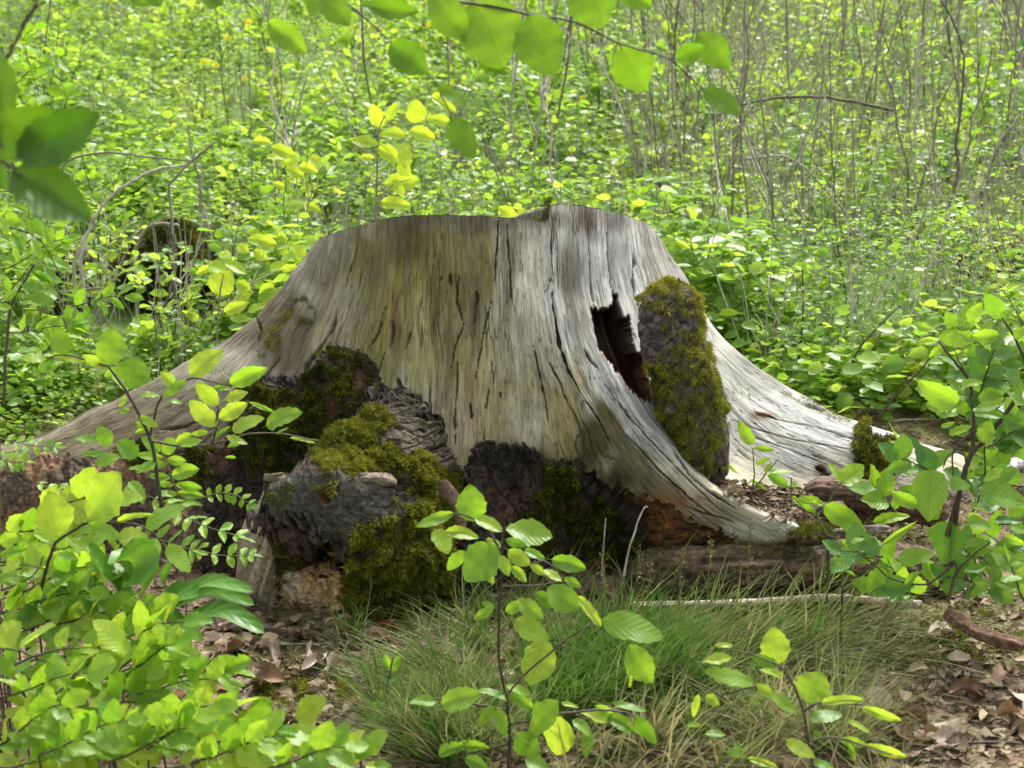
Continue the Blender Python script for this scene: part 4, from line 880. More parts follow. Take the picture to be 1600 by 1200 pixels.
# ---- broad leaved rosette
o = thing('foxglove_rosette', 'dark green rosette of broad soft foxglove leaves at the lower left', 'plant', base_of('B', 620, 1030, 2.92, True))
def strap(root, w, pts, wpx, Y, key='broad'):
    """a long arching leaf built along its own midrib"""
    c = np.array([P(*zc(w, *q[:2]), Y+(q[2] if len(q) > 2 else 0)) for q in pts]); n = 22
    c = catmull(c, np.linspace(0, len(c)-1, n)); t = np.linspace(0, 1, n); W = wpx/ZW[w][2]/2400*Y*.5
    hw = W*(.10+.9*sst(.12, .55, t))*np.sqrt(np.clip(1-(np.clip(t-.55, 0, 1)/.45)**2.3, 0, 1))*(1+.03*np.sin(t*70)); hw[-1] = W*.03
    tg = norm(np.gradient(c, axis=0)); nz = norm(CAMP-c)*.55+A(0, 0, .6); sd_ = norm(np.cross(nz, tg)); nn_ = np.cross(tg, sd_)
    s = np.linspace(-1, 1, 9)
    Q = c[:, None]+sd_[:, None]*(s[None, :, None]*hw[:, None, None])+nn_[:, None]*((s[None, :, None]**2)*hw[:, None, None]*.28+.06*hw[:, None, None]*np.sin(t*22)[:, None, None]*abs(s)[None, :, None])
    uv = np.stack(np.broadcast_arrays(t[:, None], s[None]*.3), -1)
    link('leaf', mesh('leaf', rel(root, Q.reshape(-1, 3)), gridf(n, 9), M_LEAF_DK, uv=uv.reshape(-1, 2), rnd=np.full(n*9, RNG.random())), root)
for pts, wd in [([(640,1040),(640,850),(670,740),(660,612)],270), ([(620,1040),(600,860),(520,760),(440,640)],110), ([(700,1060),(780,980),(880,900),(990,900)],170), ([(820,900),(835,800),(850,730)],80),
  ([(690,1070),(900,900),(1060,830),(1265,880)],95), ([(720,1070),(900,940),(1060,880),(1270,945)],100), ([(760,1090),(950,1010),(1130,980),(1320,1085)],120), ([(590,1050),(480,940),(300,900),(120,960)],110),
  ([(590,1060),(420,1010),(240,970),(50,1025)],90), ([(600,1040),(540,920),(420,840),(330,810)],130), ([(650,1060),(690,960),(730,860),(800,760)],110), ([(590,1080),(500,1040),(400,1060),(330,1130)],100), ([(640,1060),(600,980),(560,930),(430,910)],120), ([(700,1080),(760,1000),(860,1010),(930,1100)],100)]:
    strap(o, 'B', [(q[0], q[1], .05-.10*(i/3)) for i, q in enumerate(pts)], wd, 2.92)

# ---- low beech seedlings filling the lower left corner
def seedling(label, w, stems, key, txt, Y, cat='seedling', group=None, face=.6, extra=(), name='beech_seedling', mat=None):
    x, y = stems[0][0] if not isinstance(stems[0][0], (int, float)) else stems[0][2][0]
    p = P(*zc(w, x, y), Y); p[2] = G(p[0], p[1])
    o = thing(name, label, cat, p, group); v, f = tube_arrays([p-A(0, 0, .02), P(*zc(w, x, y), Y)+A(.001, 0, .0)], .003, .0028, 6, 3)
    link('stem', mesh('stem', rel(o, v), f, M_STEM_DARK), o)
    twigs(o, w, stems, Y, .0026, .0013, mat); leaves(o, w, key, txt, Y, face)
    for e in extra: spray(o, key, *e[:-1], Y+e[-1])
    return o
seedling('beech seedling with a tall notched leaf left of the bare litter patch', 'C', [[(470,420),(490,395),(560,340),(620,300),(700,305),(750,300)], [(540,600),(540,480),(580,440),(600,380)], [(470,420),(200,480),(60,370)]], 'beech',
 '''620 290 582 110 .42; 550 315 398 195 .55; 632 276 728 276 .5; 615 300 515 290 .4; 725 300 745 220 .5; 732 305 862 358 .5; 790 360 812 442 .6; 610 335 762 430 .4; 600 450 718 425 .52; 560 400 450 470 .5; 545 480 680 500 .4; 530 470 440 420 .4; 500 400 410 340 .6; 575 520 620 590 .5; 480 450 380 500 .5''', 2.75)
seedling('beech seedling spreading in rows of leaves from the lower left edge', 'C', [[(-20,300),(80,310),(180,350),(300,370),(400,330)], [(60,370),(200,315),(320,300),(420,300)], [(0,660),(60,640),(140,490),(120,420)]], 'beech',
 '''80 302 222 212 .7; -20 290 72 200 .8; 240 300 280 218 .6; 345 272 420 232 .6; 330 310 408 312 .3; 280 320 370 395 .5; 390 445 470 368 .8; 150 492 0 440 .42; 132 480 232 412 .5; 250 500 352 470 .5; 370 505 390 418 .6; 40 400 120 360 .6; 60 420 0 340 .6; 180 350 140 420 .5; 220 340 290 420 .5; 420 300 480 330 .5; 100 520 200 540 .5; 300 380 240 460 .5; 20 560 110 600 .5; 200 430 280 460 .4''', 2.7)
seedling('dense beech seedling with large bright leaves at the bottom left', 'C', [[(262,860),(262,700),(240,600),(180,520)], [(262,740),(340,660),(420,600),(560,570)], [(262,760),(160,700),(60,740)]], 'beech',
 '''262 642 172 498 .62; 242 702 102 570 .48; 262 660 430 590 .5; 270 700 425 690 .62; 262 755 118 762 .7; -20 750 82 795 .5; 412 530 515 645 .62; 562 640 545 555 .7; 640 555 745 600 .85; 450 640 560 700 .5; 540 660 650 640 .5; 380 720 500 760 .5; 560 730 660 780 .6; 420 620 300 560 .4; 60 740 0 690 .5; 150 700 40 660 .5; 300 760 400 790 .6; 500 760 600 810 .6; 90 780 190 800 .6; 680 620 740 700 .6; 640 700 740 740 .5''', 2.55)
seedling('beech seedling with a row of big pale leaves along the bottom edge', 'C', [[(880,820),(890,750),(960,715),(1030,695),(1140,690)], [(965,830),(965,740),(990,700)], [(1180,860),(1300,760),(1420,740)]], 'beech',
 '''755 605 872 712 .62; 920 722 912 575 .82; 1025 692 1095 528 .85; 1145 722 1315 640 .68; 1000 712 1185 765 .4; 1300 790 1375 635 .85; 1410 740 1512 650 .62; 1480 760 1602 660 .55; 760 740 690 680 .5; 880 770 790 800 .6; 940 770 1040 810 .5; 1200 780 1080 790 .5; 1250 760 1200 830 .6; 860 700 780 750 .5; 1520 790 1600 800 .6''', 2.5)
seedling('single bright oval beech leaf on a thin stalk above the litter', 'C', [[(1200,700),(1215,640),(1232,592)]], 'beech', '1232 592 1355 520 .78', 2.8)
for k, (x, y, a, l, n, Yo) in enumerate([(230,1170,.7,100,7,2.5),(-10,905,.5,150,8,3.0),(20,850,.2,170,8,3.05),(-10,960,.35,160,8,2.9),(90,940,.7,150,8,2.95),(150,1010,.4,150,8,2.8),(0,1090,.4,150,8,2.65),(180,1090,.3,170,9,2.65),(250,1140,.35,150,8,2.55),(60,1180,.5,160,8,2.5),(170,1190,.5,160,8,2.5),(300,1190,.4,160,8,2.45),(420,1200,.4,130,7,2.45),(-10,1170,.7,140,8,2.5),(40,800,.3,150,8,3.2),(240,1060,.2,130,7,2.75),(-20,1040,.2,160,8,2.75),(110,1060,.8,120,7,2.75),(20,930,.5,130,7,2.95),(-10,1000,.4,150,8,2.85),(60,980,.3,140,8,2.85),(130,1060,.3,160,9,2.7),(90,1160,.3,160,9,2.55),(210,1150,.5,140,8,2.55),(330,1160,.3,110,7,2.5),(40,1140,.9,120,8,2.6),(260,1200,.3,150,8,2.45),(-10,880,.3,130,8,3.05),(-10,830,.1,120,7,3.15),(80,1100,.1,170,9,2.65),(150,970,.2,100,7,2.85),(190,1060,.7,110,7,2.68),(0,1200,.3,150,8,2.5)]):
    p = P(x+l*.2, y+60, Yo); p[2] = G(p[0], p[1])
    o = thing('beech_seedling', f'{["mid green", "bright", "bright"][k % 3]} {"steeply rising" if a > .55 else "flat spreading" if a < .25 else "slanting"} beech seedling {"at the bottom edge" if y > 1130 else "above the bottom row" if y > 1040 else "level with the bare litter patch" if y > 960 else "beside the dark rosette" if y > 850 else "under the long left root"}, {"cut by the left edge" if x < 10 else "at the left edge" if x < 50 else "set in from the left edge" if x < 120 else "inside the carpet" if x < 175 else "towards the litter" if x < 240 else "next to the litter"}', 'seedling', p, 'beech seedlings carpeting the lower left')
    v, f = tube_arrays([p, p+A(-.01, 0, .03), P(x, y, Yo)], .0025, .002, 5, 3); link('stem', mesh('stem', rel(o, v), f, M_STEM_DARK), o)
    spray(o, 'beech' if k % 3 else 'beechd', x, y, a, l, n+2, Yo, .66, 50, .5)

# ---- the sapling in front of the stump
o = thing('beech_sapling', 'slender beech sapling with drooping bright leaves in front of the stump', 'sapling', base_of('D', 650, 1260, 2.75, True))
twigs(o, 'D', [(.0045, .0028, [(652,1330),(655,1150),(655,1050),(645,900)]), (.0028, .0026, [(645,900),(620,800),(610,650),(618,480),(625,380),(625,250),(640,190)])], 2.75, name='stem', mat=M_STEM_DARK)
twigs(o, 'D', [(.0022, .0012, [(650,890),(720,810),(850,700),(960,620),(1040,600)]), (.0016, .001, [(620,370),(740,350),(810,340),(880,410),(960,480),(1040,590)]), (.0016, .001, [(620,440),(760,440),(870,425),(940,450),(1000,540)]),
 [(655,960),(540,940),(340,910),(250,930)], (.002, .001, [(660,1020),(750,1000),(870,975),(1000,1000)]), [(870,975),(1000,960),(1120,965),(1190,990)], [(620,300),(560,200),(480,150),(400,140)], [(655,1100),(560,1120),(460,1150)]], 2.75)
leaves(o, 'D', 'beech', '''508 172 495 33 .82; 512 160 618 212 .55; 425 138 275 192 .30; 388 215 520 235 .42; 345 205 398 302 .75; 605 275 480 410 .85 beechd; 470 295 400 372 .5; 560 370 588 430 .5; 640 205 822 238 .62; 640 248 722 275 .42; 650 292 738 350 .6; 620 315 650 395 .55; 560 245 625 280 .4;
 830 332 965 368 .48; 720 288 800 328 .4; 740 352 805 395 .4; 795 375 872 418 .45; 665 360 722 422 .5; 815 448 938 535 .72; 885 408 950 445 .45; 765 468 830 528 .62; 938 482 1032 605 .32; 1040 588 1282 652 .48; 1150 688 1240 835 .62; 1155 790 1160 862 .35; 640 550 722 512 .5; 690 495 790 575 .5; 678 582 808 655 .62; 800 662 745 842 .72 ; 588 528 512 578 .45; 540 512 592 532 .5''', 2.75, .75, .3)
leaves(o, 'D', 'beechd', '''372 935 530 895 .58; 350 925 248 925 .5; 520 882 640 905 .52; 640 858 742 888 .4; 655 890 752 945 .5; 592 940 530 1020 .5; 605 950 640 1062 .5; 862 920 755 1062 .6 beech; 870 930 942 945 .3 beech; 870 985 850 1138 .8 beech; 920 1000 992 1060 .6 beech; 985 1040 975 1150 .45; 942 968 1072 1012 .32 beech; 1012 940 1085 980 .45; 1085 930 1222 955 .26 beech; 1060 978 1178 1052 .42 beech; 1180 985 1262 1092 .42 beech; 682 1060 772 1142 .8 beech; 362 1150 452 1108 .5; 430 1112 562 1110 .3; 470 1160 562 1205 .5; 722 1165 812 1205 .8''', 2.75, .65, .4)
o = seedling('pair of notched beech leaves in the bottom grass left of the slender sapling', 'D', [[(40,1200),(30,1140),(60,1100)]], 'beech', '20 1180 -20 1060 .8; 60 1140 140 1050 .8; 90 1180 160 1190 .5', 2.5)
o = seedling('small fine leaved seedling in the grass left of the slender sapling', 'D', [[(150,980),(140,880),(160,800),(170,740)]], 'rowan', '160 800 200 740 .5; 150 860 190 820 .5; 145 870 110 900 .4; 150 920 60 950 .25; 150 780 140 730 .5; 145 900 190 880 .4', 3.0, name='tree_seedling')

# ---- lower right twigs of eaten leaves
seedling('beech seedling with one round leaf and drooping notched leaves at the lower right', 'E', [[(640,1010),(600,780),(550,640),(480,550),(350,500),(270,480)], [(600,760),(680,720),(860,730),(1000,790)], [(460,690),(380,650),(220,690)], [(620,900),(750,880),(1000,960)]], 'beech',
 '''482 545 462 388 .78; 480 552 372 512 .5; 505 602 400 575 .3; 372 632 158 585 .34; 272 518 148 535 .45; 198 462 275 460 .35; 612 720 680 592 1.05; 460 692 390 640 .5; 440 680 562 762 .42; 352 700 392 728 .7; 680 722 862 712 .26; 860 742 1032 798 .24; 620 792 768 768 .45; 120 682 98 785 .3; 152 690 210 732 .65; 68 822 132 822 .4; 150 862 236 868 .55; 520 892 642 962 .5; 642 850 682 892 .6; 760 888 882 915 .35; 800 905 832 985 .3; 878 912 1052 965 .22; 800 800 902 852 .3; 642 992 732 1012 .5; 248 945 322 950 .5; 280 900 332 972 .4; 342 972 472 1012 .26''', 2.65, face=.7)

# ---- right hand bush
o = thing('hazel_bush', 'leafy bush with dark forked branches and large toothed leaves at the right edge', 'bush', base_of('F', 1330, 760, 3.3, True))
twigs(o, 'F', [(.0065, .0045, [(1240,900),(1260,640),(1300,450),(1340,350),(1400,280),(1500,160),(1610,0)]), (.005, .002, [(1340,350),(1350,200),(1330,50)]), (.003, .0016, [(1345,240),(1250,330),(1245,460)]), (.0035, .0016, [(1350,240),(1290,180),(1190,110)]), (.002, .0014, [(1400,280),(1300,170)]),
 (.003, .0014, [(1250,900),(1110,1000),(940,975),(850,900),(760,830)]), (.004, .0016, [(1220,1090),(1260,950),(1330,870),(1430,790)]), (.0025, .0012, [(1260,950),(1260,900),(1240,880)]), (.003, .0015, [(1500,160),(1560,60)]), (.006, .005, [(1215,760),(1260,600),(1310,430)]), (.0022, .0012, [(1310,430),(1300,350),(1230,350),(1195,420)])], 3.3)
twigs(o, 'G', [(.004, .0018, [(960,650),(930,560),(860,480),(800,400)]), (.003, .0016, [(960,600),(1010,530),(1070,460)]), (.0025, .0014, [(1160,390),(1130,340),(1095,290)]), (.002, .001, [(930,560),(900,500),(872,440)]), (.005, .003, [(1240,560),(1200,470),(1160,390)])], 3.3)
leaves(o, 'F', 'hazel', '''1190 20 1100 15 .5; 1265 100 1095 0 .5; 1160 150 1262 120 .4; 1185 215 1250 195 .42; 1225 250 1335 215 .5; 1475 340 1610 190 .6 dark; 1370 70 1495 75 .65; 1345 140 1490 165 .5; 1455 680 1585 690 .42 dark; 1145 425 1125 672 .65; 1222 498 1328 512 .62; 1240 690 1195 885 .78 dark; 1308 690 1442 712 .5; 1372 540 1600 585 .62; 1060 605 938 540 .42; 1062 560 990 512 .4; 970 885 1142 850 .52; 1118 405 1248 335 .55;
 905 925 825 1030 .6; 855 1010 1045 1000 .5 dark; 1340 985 1435 1000 .5; 1420 1040 1545 1075 .55 dark; 648 868 692 912 .5; 1110 880 1165 1005 .5; 1190 1002 1245 1055 .65; 845 690 1025 655 .3; 890 800 1055 690 .16; 790 765 890 805 .6; 735 790 800 775 .5; 1300 940 1402 918 .4; 1500 760 1605 800 .4; 1360 860 1430 790 .5; 1180 880 1260 830 .4; 1440 830 1540 850 .5; 1300 800 1400 780 .5; 1120 760 1190 690 .4; 1500 900 1600 880 .4; 1380 920 1480 950 .45; 1480 980 1590 960 .4; 1080 940 1000 1000 .4; 1330 600 1420 640 .4; 1490 420 1400 480 .5; 1560 420 1480 500 .5 dark; 1560 300 1610 380 .6 dark; 1400 400 1330 440 .5 dark; 1420 1000 1340 1060 .5''', 3.3, .62, .4, .05)
leaves(o, 'G', 'hazel', '''1100 290 1022 188 .65; 940 312 1000 225 .55; 1085 372 955 375 .5; 720 588 885 690 .5; 800 750 885 742 .45; 668 320 765 345 .4; 1095 300 1150 250 .6; 970 400 880 360 .5; 1075 460 1180 440 .5 dark; 1160 390 1210 330 .6; 905 605 1000 590 .5; 990 560 1085 560 .5 dark; 1000 640 1100 650 .5 dark; 860 500 940 470 .5; 1090 520 1190 500 .6 dark; 1150 560 1190 650 .6 dark; 1100 750 1200 800 .6 dark; 960 730 1080 700 .5; 1120 640 1200 700 .6; 1180 400 1120 430 .6; 820 420 760 470 .5; 880 330 930 290 .6; 1010 420 1070 390 .5; 740 690 820 740 .5; 800 670 890 650 .4''', 3.3, .6, .45, .07)
for k, (x, y, a, l, n) in enumerate([(1470,740,2.7,80,6),(1540,760,1.6,80,6),(1580,700,2.2,90,6),(1450,930,2.9,90,6),(1540,900,2.2,80,6),(1600,940,1.9,80,6),(1380,870,2.9,70,5),(1560,560,2.4,90,6),(1600,600,2.8,110,7),(1600,660,2.6,120,7),(1540,700,.6,90,6),(1560,820,.3,90,6),(1490,870,.2,120,7),(1420,900,2.6,80,5),(1600,760,2.9,100,6),(1460,820,1.9,60,5),(1570,930,2.7,100,6),(1400,800,2.2,60,5),(1520,800,1.2,90,6),(1600,880,2.4,90,6),(1530,620,1.3,90,6)]):
    spray(o, 'hazel' if k % 2 else 'dark', x, y, a, l, n, 3.3+.04*(k % 5), .66, 46, .55)
for lab, w, st, tx, Y in [('three leaved seedling on a green stalk beside the right root', 'F', [[(560,660),(600,620),(690,488)]], '690 485 622 402 .5; 690 485 792 412 .75; 690 492 762 520 .36', 3.7),
  ('seedling with a long pointed leaf beside the moss cushion at the right', 'F', [[(620,760),(560,640),(600,605)]], '600 605 800 748 .42; 600 605 480 570 .3; 570 600 520 590 .4; 560 640 490 600 .35', 3.5),
  ('three leaved seedling standing before the olive moss of the right root', 'F', [[(925,540),(930,480),(975,305)], [(930,500),(1000,430)]], '975 300 932 198 .5; 978 300 1042 282 .7; 972 300 928 290 .5; 985 405 1092 408 .4; 1000 422 1032 462 .45; 830 480 870 510 .4', 3.95),
  ('leafy seedling with an upright leaf between the two right roots', 'F', [[(225,560),(250,480),(245,320)], [(220,560),(300,460),(370,375)], [(440,640),(435,500),(440,470)]], '245 305 178 190 .48; 250 322 348 328 .3; 300 440 340 395 .4; 320 440 445 430 .22; 318 455 425 515 .38; 108 395 162 445 .2; 122 540 168 552 .6; 430 500 478 505 .6; 465 590 545 575 .5; 260 400 330 370 .3; 230 480 310 530 .25; 440 560 500 620 .3', 3.85),
  ('tiny two leaved seedling with white stalk before the rotten log', 'F', [[(690,1010),(695,950),(680,905)]], '685 905 652 870 .5; 690 920 735 905 .3; 690 940 650 975 .15; 700 930 760 960 .2', 3.4)]:
    seedling(lab, w, st, 'hazel', tx, Y, face=.7, name='tree_seedling', mat=M_STEM_GREEN)
for lab, w, st, Y in [('tall dark bare stem leaning right behind the right root', 'G', [(.005, .002, [(300,690),(360,570),(430,430),(500,350),(620,230)]), (.002, .001, [(440,400),(520,360),(560,340)])], 4.9), ('dark bare stem leaning right beside the bush', 'G', [(.005, .0025, [(515,770),(560,700),(640,610),(720,530),(780,450)])], 4.7), ('thin upright dark stem rising behind the right root', 'G', [(.004, .002, [(118,615),(150,440),(165,250),(160,60)])], 5.0)]:
    x, y = st[0][2][0]; p = base_of(w, x, y, Y, True); o = thing('bare_shoot', lab, 'shoot', p); twigs(o, w, st, Y, mat=M_STEM_DARK, name='stem')
for lab, pts, Y in [('thin dry stalk standing before the dark mossy base', [(940,905),(942,870),(946,810)], 3.6), ('thin dry stalk leaning right before the dark mossy base', [(975,900),(985,850),(1004,798),(1012,792)], 3.6)]:
    p = P(*pts[0], Y); p[2] = G(p[0], p[1])-.01; o = thing('dry_stalk', lab, 'stalk', p); v, f = tube_arrays([P(*q, Y) for q in pts], .003, .0016, 6, 5, .0008); link('stalk', mesh('stalk', rel(o, v), f, M_STEM_PALE), o)

# ---- bright yellow-green shrubs just behind the stump
o = thing('sycamore_sapling', 'yellow green sapling with glowing leaves rising behind the left of the stump', 'sapling', base_of('T', 200, 900, 5.3, True))
twigs(o, 'T', [(.005, .002, [(190,900),(200,740),(205,560),(215,450),(245,400)]), (.003, .0015, [(205,600),(290,520),(340,440)]), (.003, .0015, [(200,740),(260,660),(330,640)]), (.002, .001, [(205,560),(130,520)])], 5.3, mat=M_STEM_PALE)
leaves(o, 'T', 'yellow', '''217 455 185 375 .62; 240 432 275 370 .45; 335 440 342 360 .85; 468 440 385 425 .5; 305 482 218 480 .5; 318 468 408 490 .5; 112 500 202 512 .5; 205 528 285 572 .5; 398 350 482 392 .4; 280 580 322 622 .8; 228 660 348 640 .55; 218 720 318 735 .5; 138 565 192 560 .5; 290 520 322 525 .8; 300 520 310 600 .6; 260 640 300 690 .5; 400 345 430 330 .5''', 5.3, .75, .3, .05)
o = thing('sycamore_sapling', 'yellow green sapling with broad leaves at the shoulder of the left root', 'sapling', base_of('A', 1100, 900, 4.95, True))
twigs(o, 'A', [(.004, .002, [(1090,900),(1085,600),(1100,350),(1120,250)]), (.003, .0015, [(1095,450),(1250,300),(1320,150)]), (.002, .001, [(1250,300),(1440,200)])], 4.95, mat=M_STEM_PALE)
leaves(o, 'A', 'yellow', '''1242 75 1372 92 .45; 1525 165 1460 110 .75; 1270 130 1335 175 .7; 1060 205 985 250 .4; 1040 200 1130 235 .7; 1130 195 1225 240 .6; 1060 340 1150 240 .95; 1180 290 1250 330 .8; 1170 380 1250 350 .7; 1350 220 1440 210 .7; 1370 300 1300 350 .6; 1190 100 1240 140 .7; 1400 230 1480 210 .4; 1290 380 1390 330 .6 beech; 1120 440 1230 400 .5; 1240 440 1330 400 .5 beech; 1150 470 1260 480 .4 beech; 1240 320 1190 290 .7''', 4.95, .7, .35, .06)
o = thing('sycamore_sapling', 'small yellow green sapling in the thicket left of the glowing one', 'sapling', base_of('U', 1390, 1250, 5.6, True))
twigs(o, 'U', [(.004, .002, [(1400,1300),(1395,1000),(1380,800),(1280,700)])], 5.6, mat=M_STEM_PALE)
leaves(o, 'U', 'yellow', '''1188 662 1265 668 .5; 1268 690 1378 722 .5; 1248 732 1335 740 .42; 1338 790 1422 820 .7; 1405 892 1492 870 .45; 1455 730 1502 785 .75; 1400 780 1480 800 .5; 1440 960 1500 990 .5; 1340 880 1280 860 .5; 1330 760 1400 755 .5''', 5.6, .7, .3, .06)
o = seedling('two yellow green leaves peeping over the sawn top', 'T', [[(690,830),(700,780)]], 'yellow', '700 780 640 742 .6; 705 782 730 745 .9', 5.0, name='tree_seedling', mat=M_STEM_GREEN)
# ---------------------------------------------------------------- the thicket on the bank
LV = np.array([[0, 0, 0], [.28, -.36, .07], [.7, -.33, .06], [1, 0, -.06], [.7, .33, .06], [.28, .36, .07]]); LF = np.array([[0, 1, 2, 3], [0, 3, 4, 5]])
LUV = np.stack([LV[:, 0], LV[:, 1]], -1)
def foliage_arrays(B, D, N, L, W):
    x, y, z = frames(D, N); M = np.stack([x*L[:, None], y*(L*W)[:, None], z*L[:, None]], -1)
    return scatter(LV, LF, M, B)
def fol_mesh(name, B, D, N, L, W, mat, rnd=None):
    v, f = foliage_arrays(B, D, N, L, W); n = len(B)
    r = RNG.random(n) if rnd is None else rnd
    return mesh(name, v, f, mat, rnd=np.repeat(r, 6), uv=np.tile(LUV, (n, 1)))
def make_shrub(h, ns, nl, spread, lsz, mat, stem_mat, seed, thick=.004):
    r = np.random.default_rng(seed); st = []; B, D = [], []
    for s in range(ns):
        a = r.uniform(0, 2*np.pi); lean = r.uniform(.05, spread); hh = h*r.uniform(.6, 1)
        t = np.linspace(0, 1, 5); wob = r.normal(0, .02, (5, 3)); wob[0] = 0
        c = np.stack([np.cos(a)*lean*t**1.5, np.sin(a)*lean*t**1.5, hh*t], -1)+wob*h
        st.append(tube_arrays(c, thick, thick*.35, 4, 2)); 
        for b in range(r.integers(3, 6)):
            u = r.uniform(.25, .95); p0 = np.array([np.interp(u, t, c[:, k]) for k in range(3)]); ba = r.uniform(0, 2*np.pi); bl = h*r.uniform(.15, .38)*(1.1-u*.5)
            d = np.array([np.cos(ba)*.8, np.sin(ba)*.8, .55]); q = np.stack([p0, p0+d*bl*.5+r.normal(0, .01, 3), p0+d*bl*np.array([1, 1, .85])])
            st.append(tube_arrays(q, thick*.5, thick*.25, 4, 1)); m = max(3, int(nl/ns/5))
            for k in range(m):
                w_ = (k+.5)/m; bp = q[0]+(q[2]-q[0])*w_; sd_ = np.array([-d[1], d[0], .1])*(1 if k % 2 else -1)
                B.append(bp); D.append(sd_+d*.7+r.normal(0, .3, 3))
        for k in range(int(nl/ns/8)+1):
            u = r.uniform(.3, 1); B.append(np.array([np.interp(u, t, c[:, j]) for j in range(3)])); D.append(r.normal(0, 1, 3)*np.array([1, 1, .3]))
    B, D = np.array(B), np.array(D); n = len(B); N = np.array([0, 0, 1.])+r.normal(0, .5, (n, 3))
    fm = fol_mesh('foliage', B, D, N, lsz*r.uniform(.6, 1.15, n), r.uniform(.7, 1., n), mat, rnd=r.random(n)*.6)
    v, f = join(st); f = np.concatenate(f)
    sm = mesh('stems', v, f, stem_mat)
    return sm, fm
SH = [make_shrub(.75, 5, 170, .25, .062, M_LEAF_BG, M_STEM_DARK, 1), make_shrub(.55, 6, 170, .22, .045, M_LEAF_BG, M_STEM_PALE, 2), make_shrub(1.0, 4, 150, .3, .055, M_LEAF_BG, M_STEM_PALE, 3),
      make_shrub(.4, 7, 150, .25, .05, M_LEAF_BG, M_STEM_GREEN, 4), make_shrub(.9, 4, 120, .25, .06, M_LEAF_MID, M_STEM_DARK, 5), make_shrub(.6, 4, 90, .2, .07, M_LEAF_BG, M_STEM_DARK, 6), make_shrub(.7, 6, 110, .3, .04, M_LEAF_BG, M_STEM_PALE, 8)]
NAMES = [('green shrub with dark stems', 'leafy_shrub'), ('dense small leaved shrub', 'leafy_shrub'), ('airy pale stemmed shrub', 'tall_shrub'), ('low bright leafy plant', 'leafy_plant'), ('tall fresh leaved shrub', 'tall_shrub'), ('sparse large leaved sapling', 'young_sapling'), ('twiggy shrub with tiny leaves', 'twiggy_shrub')]
def row_of(y): return 'at the foot of the bank' if y < 6 else 'low on the bank' if y < 7.5 else 'halfway up the bank' if y < 9.5 else 'high on the bank' if y < 12 else 'at the top of the bank'
def where_is(x, y):
    u, _ = PX(np.array([x, y, G(x, y)+.3])); c = ['beyond the left edge', 'at the left edge', 'far left', 'left', 'over the left root', 'behind the left shoulder', 'behind the sawn top', 'behind the notch', 'behind the mossy slab', 'over the right root', 'right', 'far right', 'at the right edge', 'beyond the right edge']
    return row_of(y)+' '+c[int(np.searchsorted([0, 120, 260, 400, 520, 640, 780, 900, 1040, 1180, 1320, 1460, 1600], u))]
def plant_shrub(k, x, y, s, rz):
    lab, nm = NAMES[k]; wh = where_is(x, y)
    o = thing(nm, ['small ', '', 'large '][0 if s < .9 else 1 if s < 1.1 else 2]+lab+' '+wh, 'sapling' if nm == 'young_sapling' else 'plant' if nm == 'leafy_plant' else 'shrub', (x, y, float(G(x, y))-.02), 'plants of the thicket '+row_of(y), rz, s)
    sm, fm = SH[k]; link('stems', sm, o); link('foliage', fm, o, kind='stuff')
pts = []
rr_ = random.Random(5)
def ok(x, y):
    if y < 5.3 and -.95 < x < .72: return False
    if y < 4.85: return False
    u, w = PX(np.array([x, y, G(x, y)+.2]))
    if 80 < u < 340 and y < 6.1 and y > 5.2: return False
    return all((x-a)**2+(y-b)**2 > .02*y for a, b in pts)
tries = 0
while len(pts) < 285 and tries < 20000:
    tries += 1; y = 4.9+11*rr_.random()**.8; x = rr_.uniform(-1, 1)*(y*.38+.45)
    if ok(x, y): pts.append((x, y))
pts += [(-1.02, 5.4), (-1.5, 5.6)]
for x, y in pts:
    u = x/y*2400+800
    wts = [3, 4, 2, 4, 2, 2, 1] if u < 950 else [2, 2, 1, 3, 1, 1, 6]
    k = rr_.choices(range(7), wts)[0]
    plant_shrub(k, x, y, rr_.uniform(.75, 1.25)*(.8 if y < 6 else 1), rr_.uniform(0, 6.28))
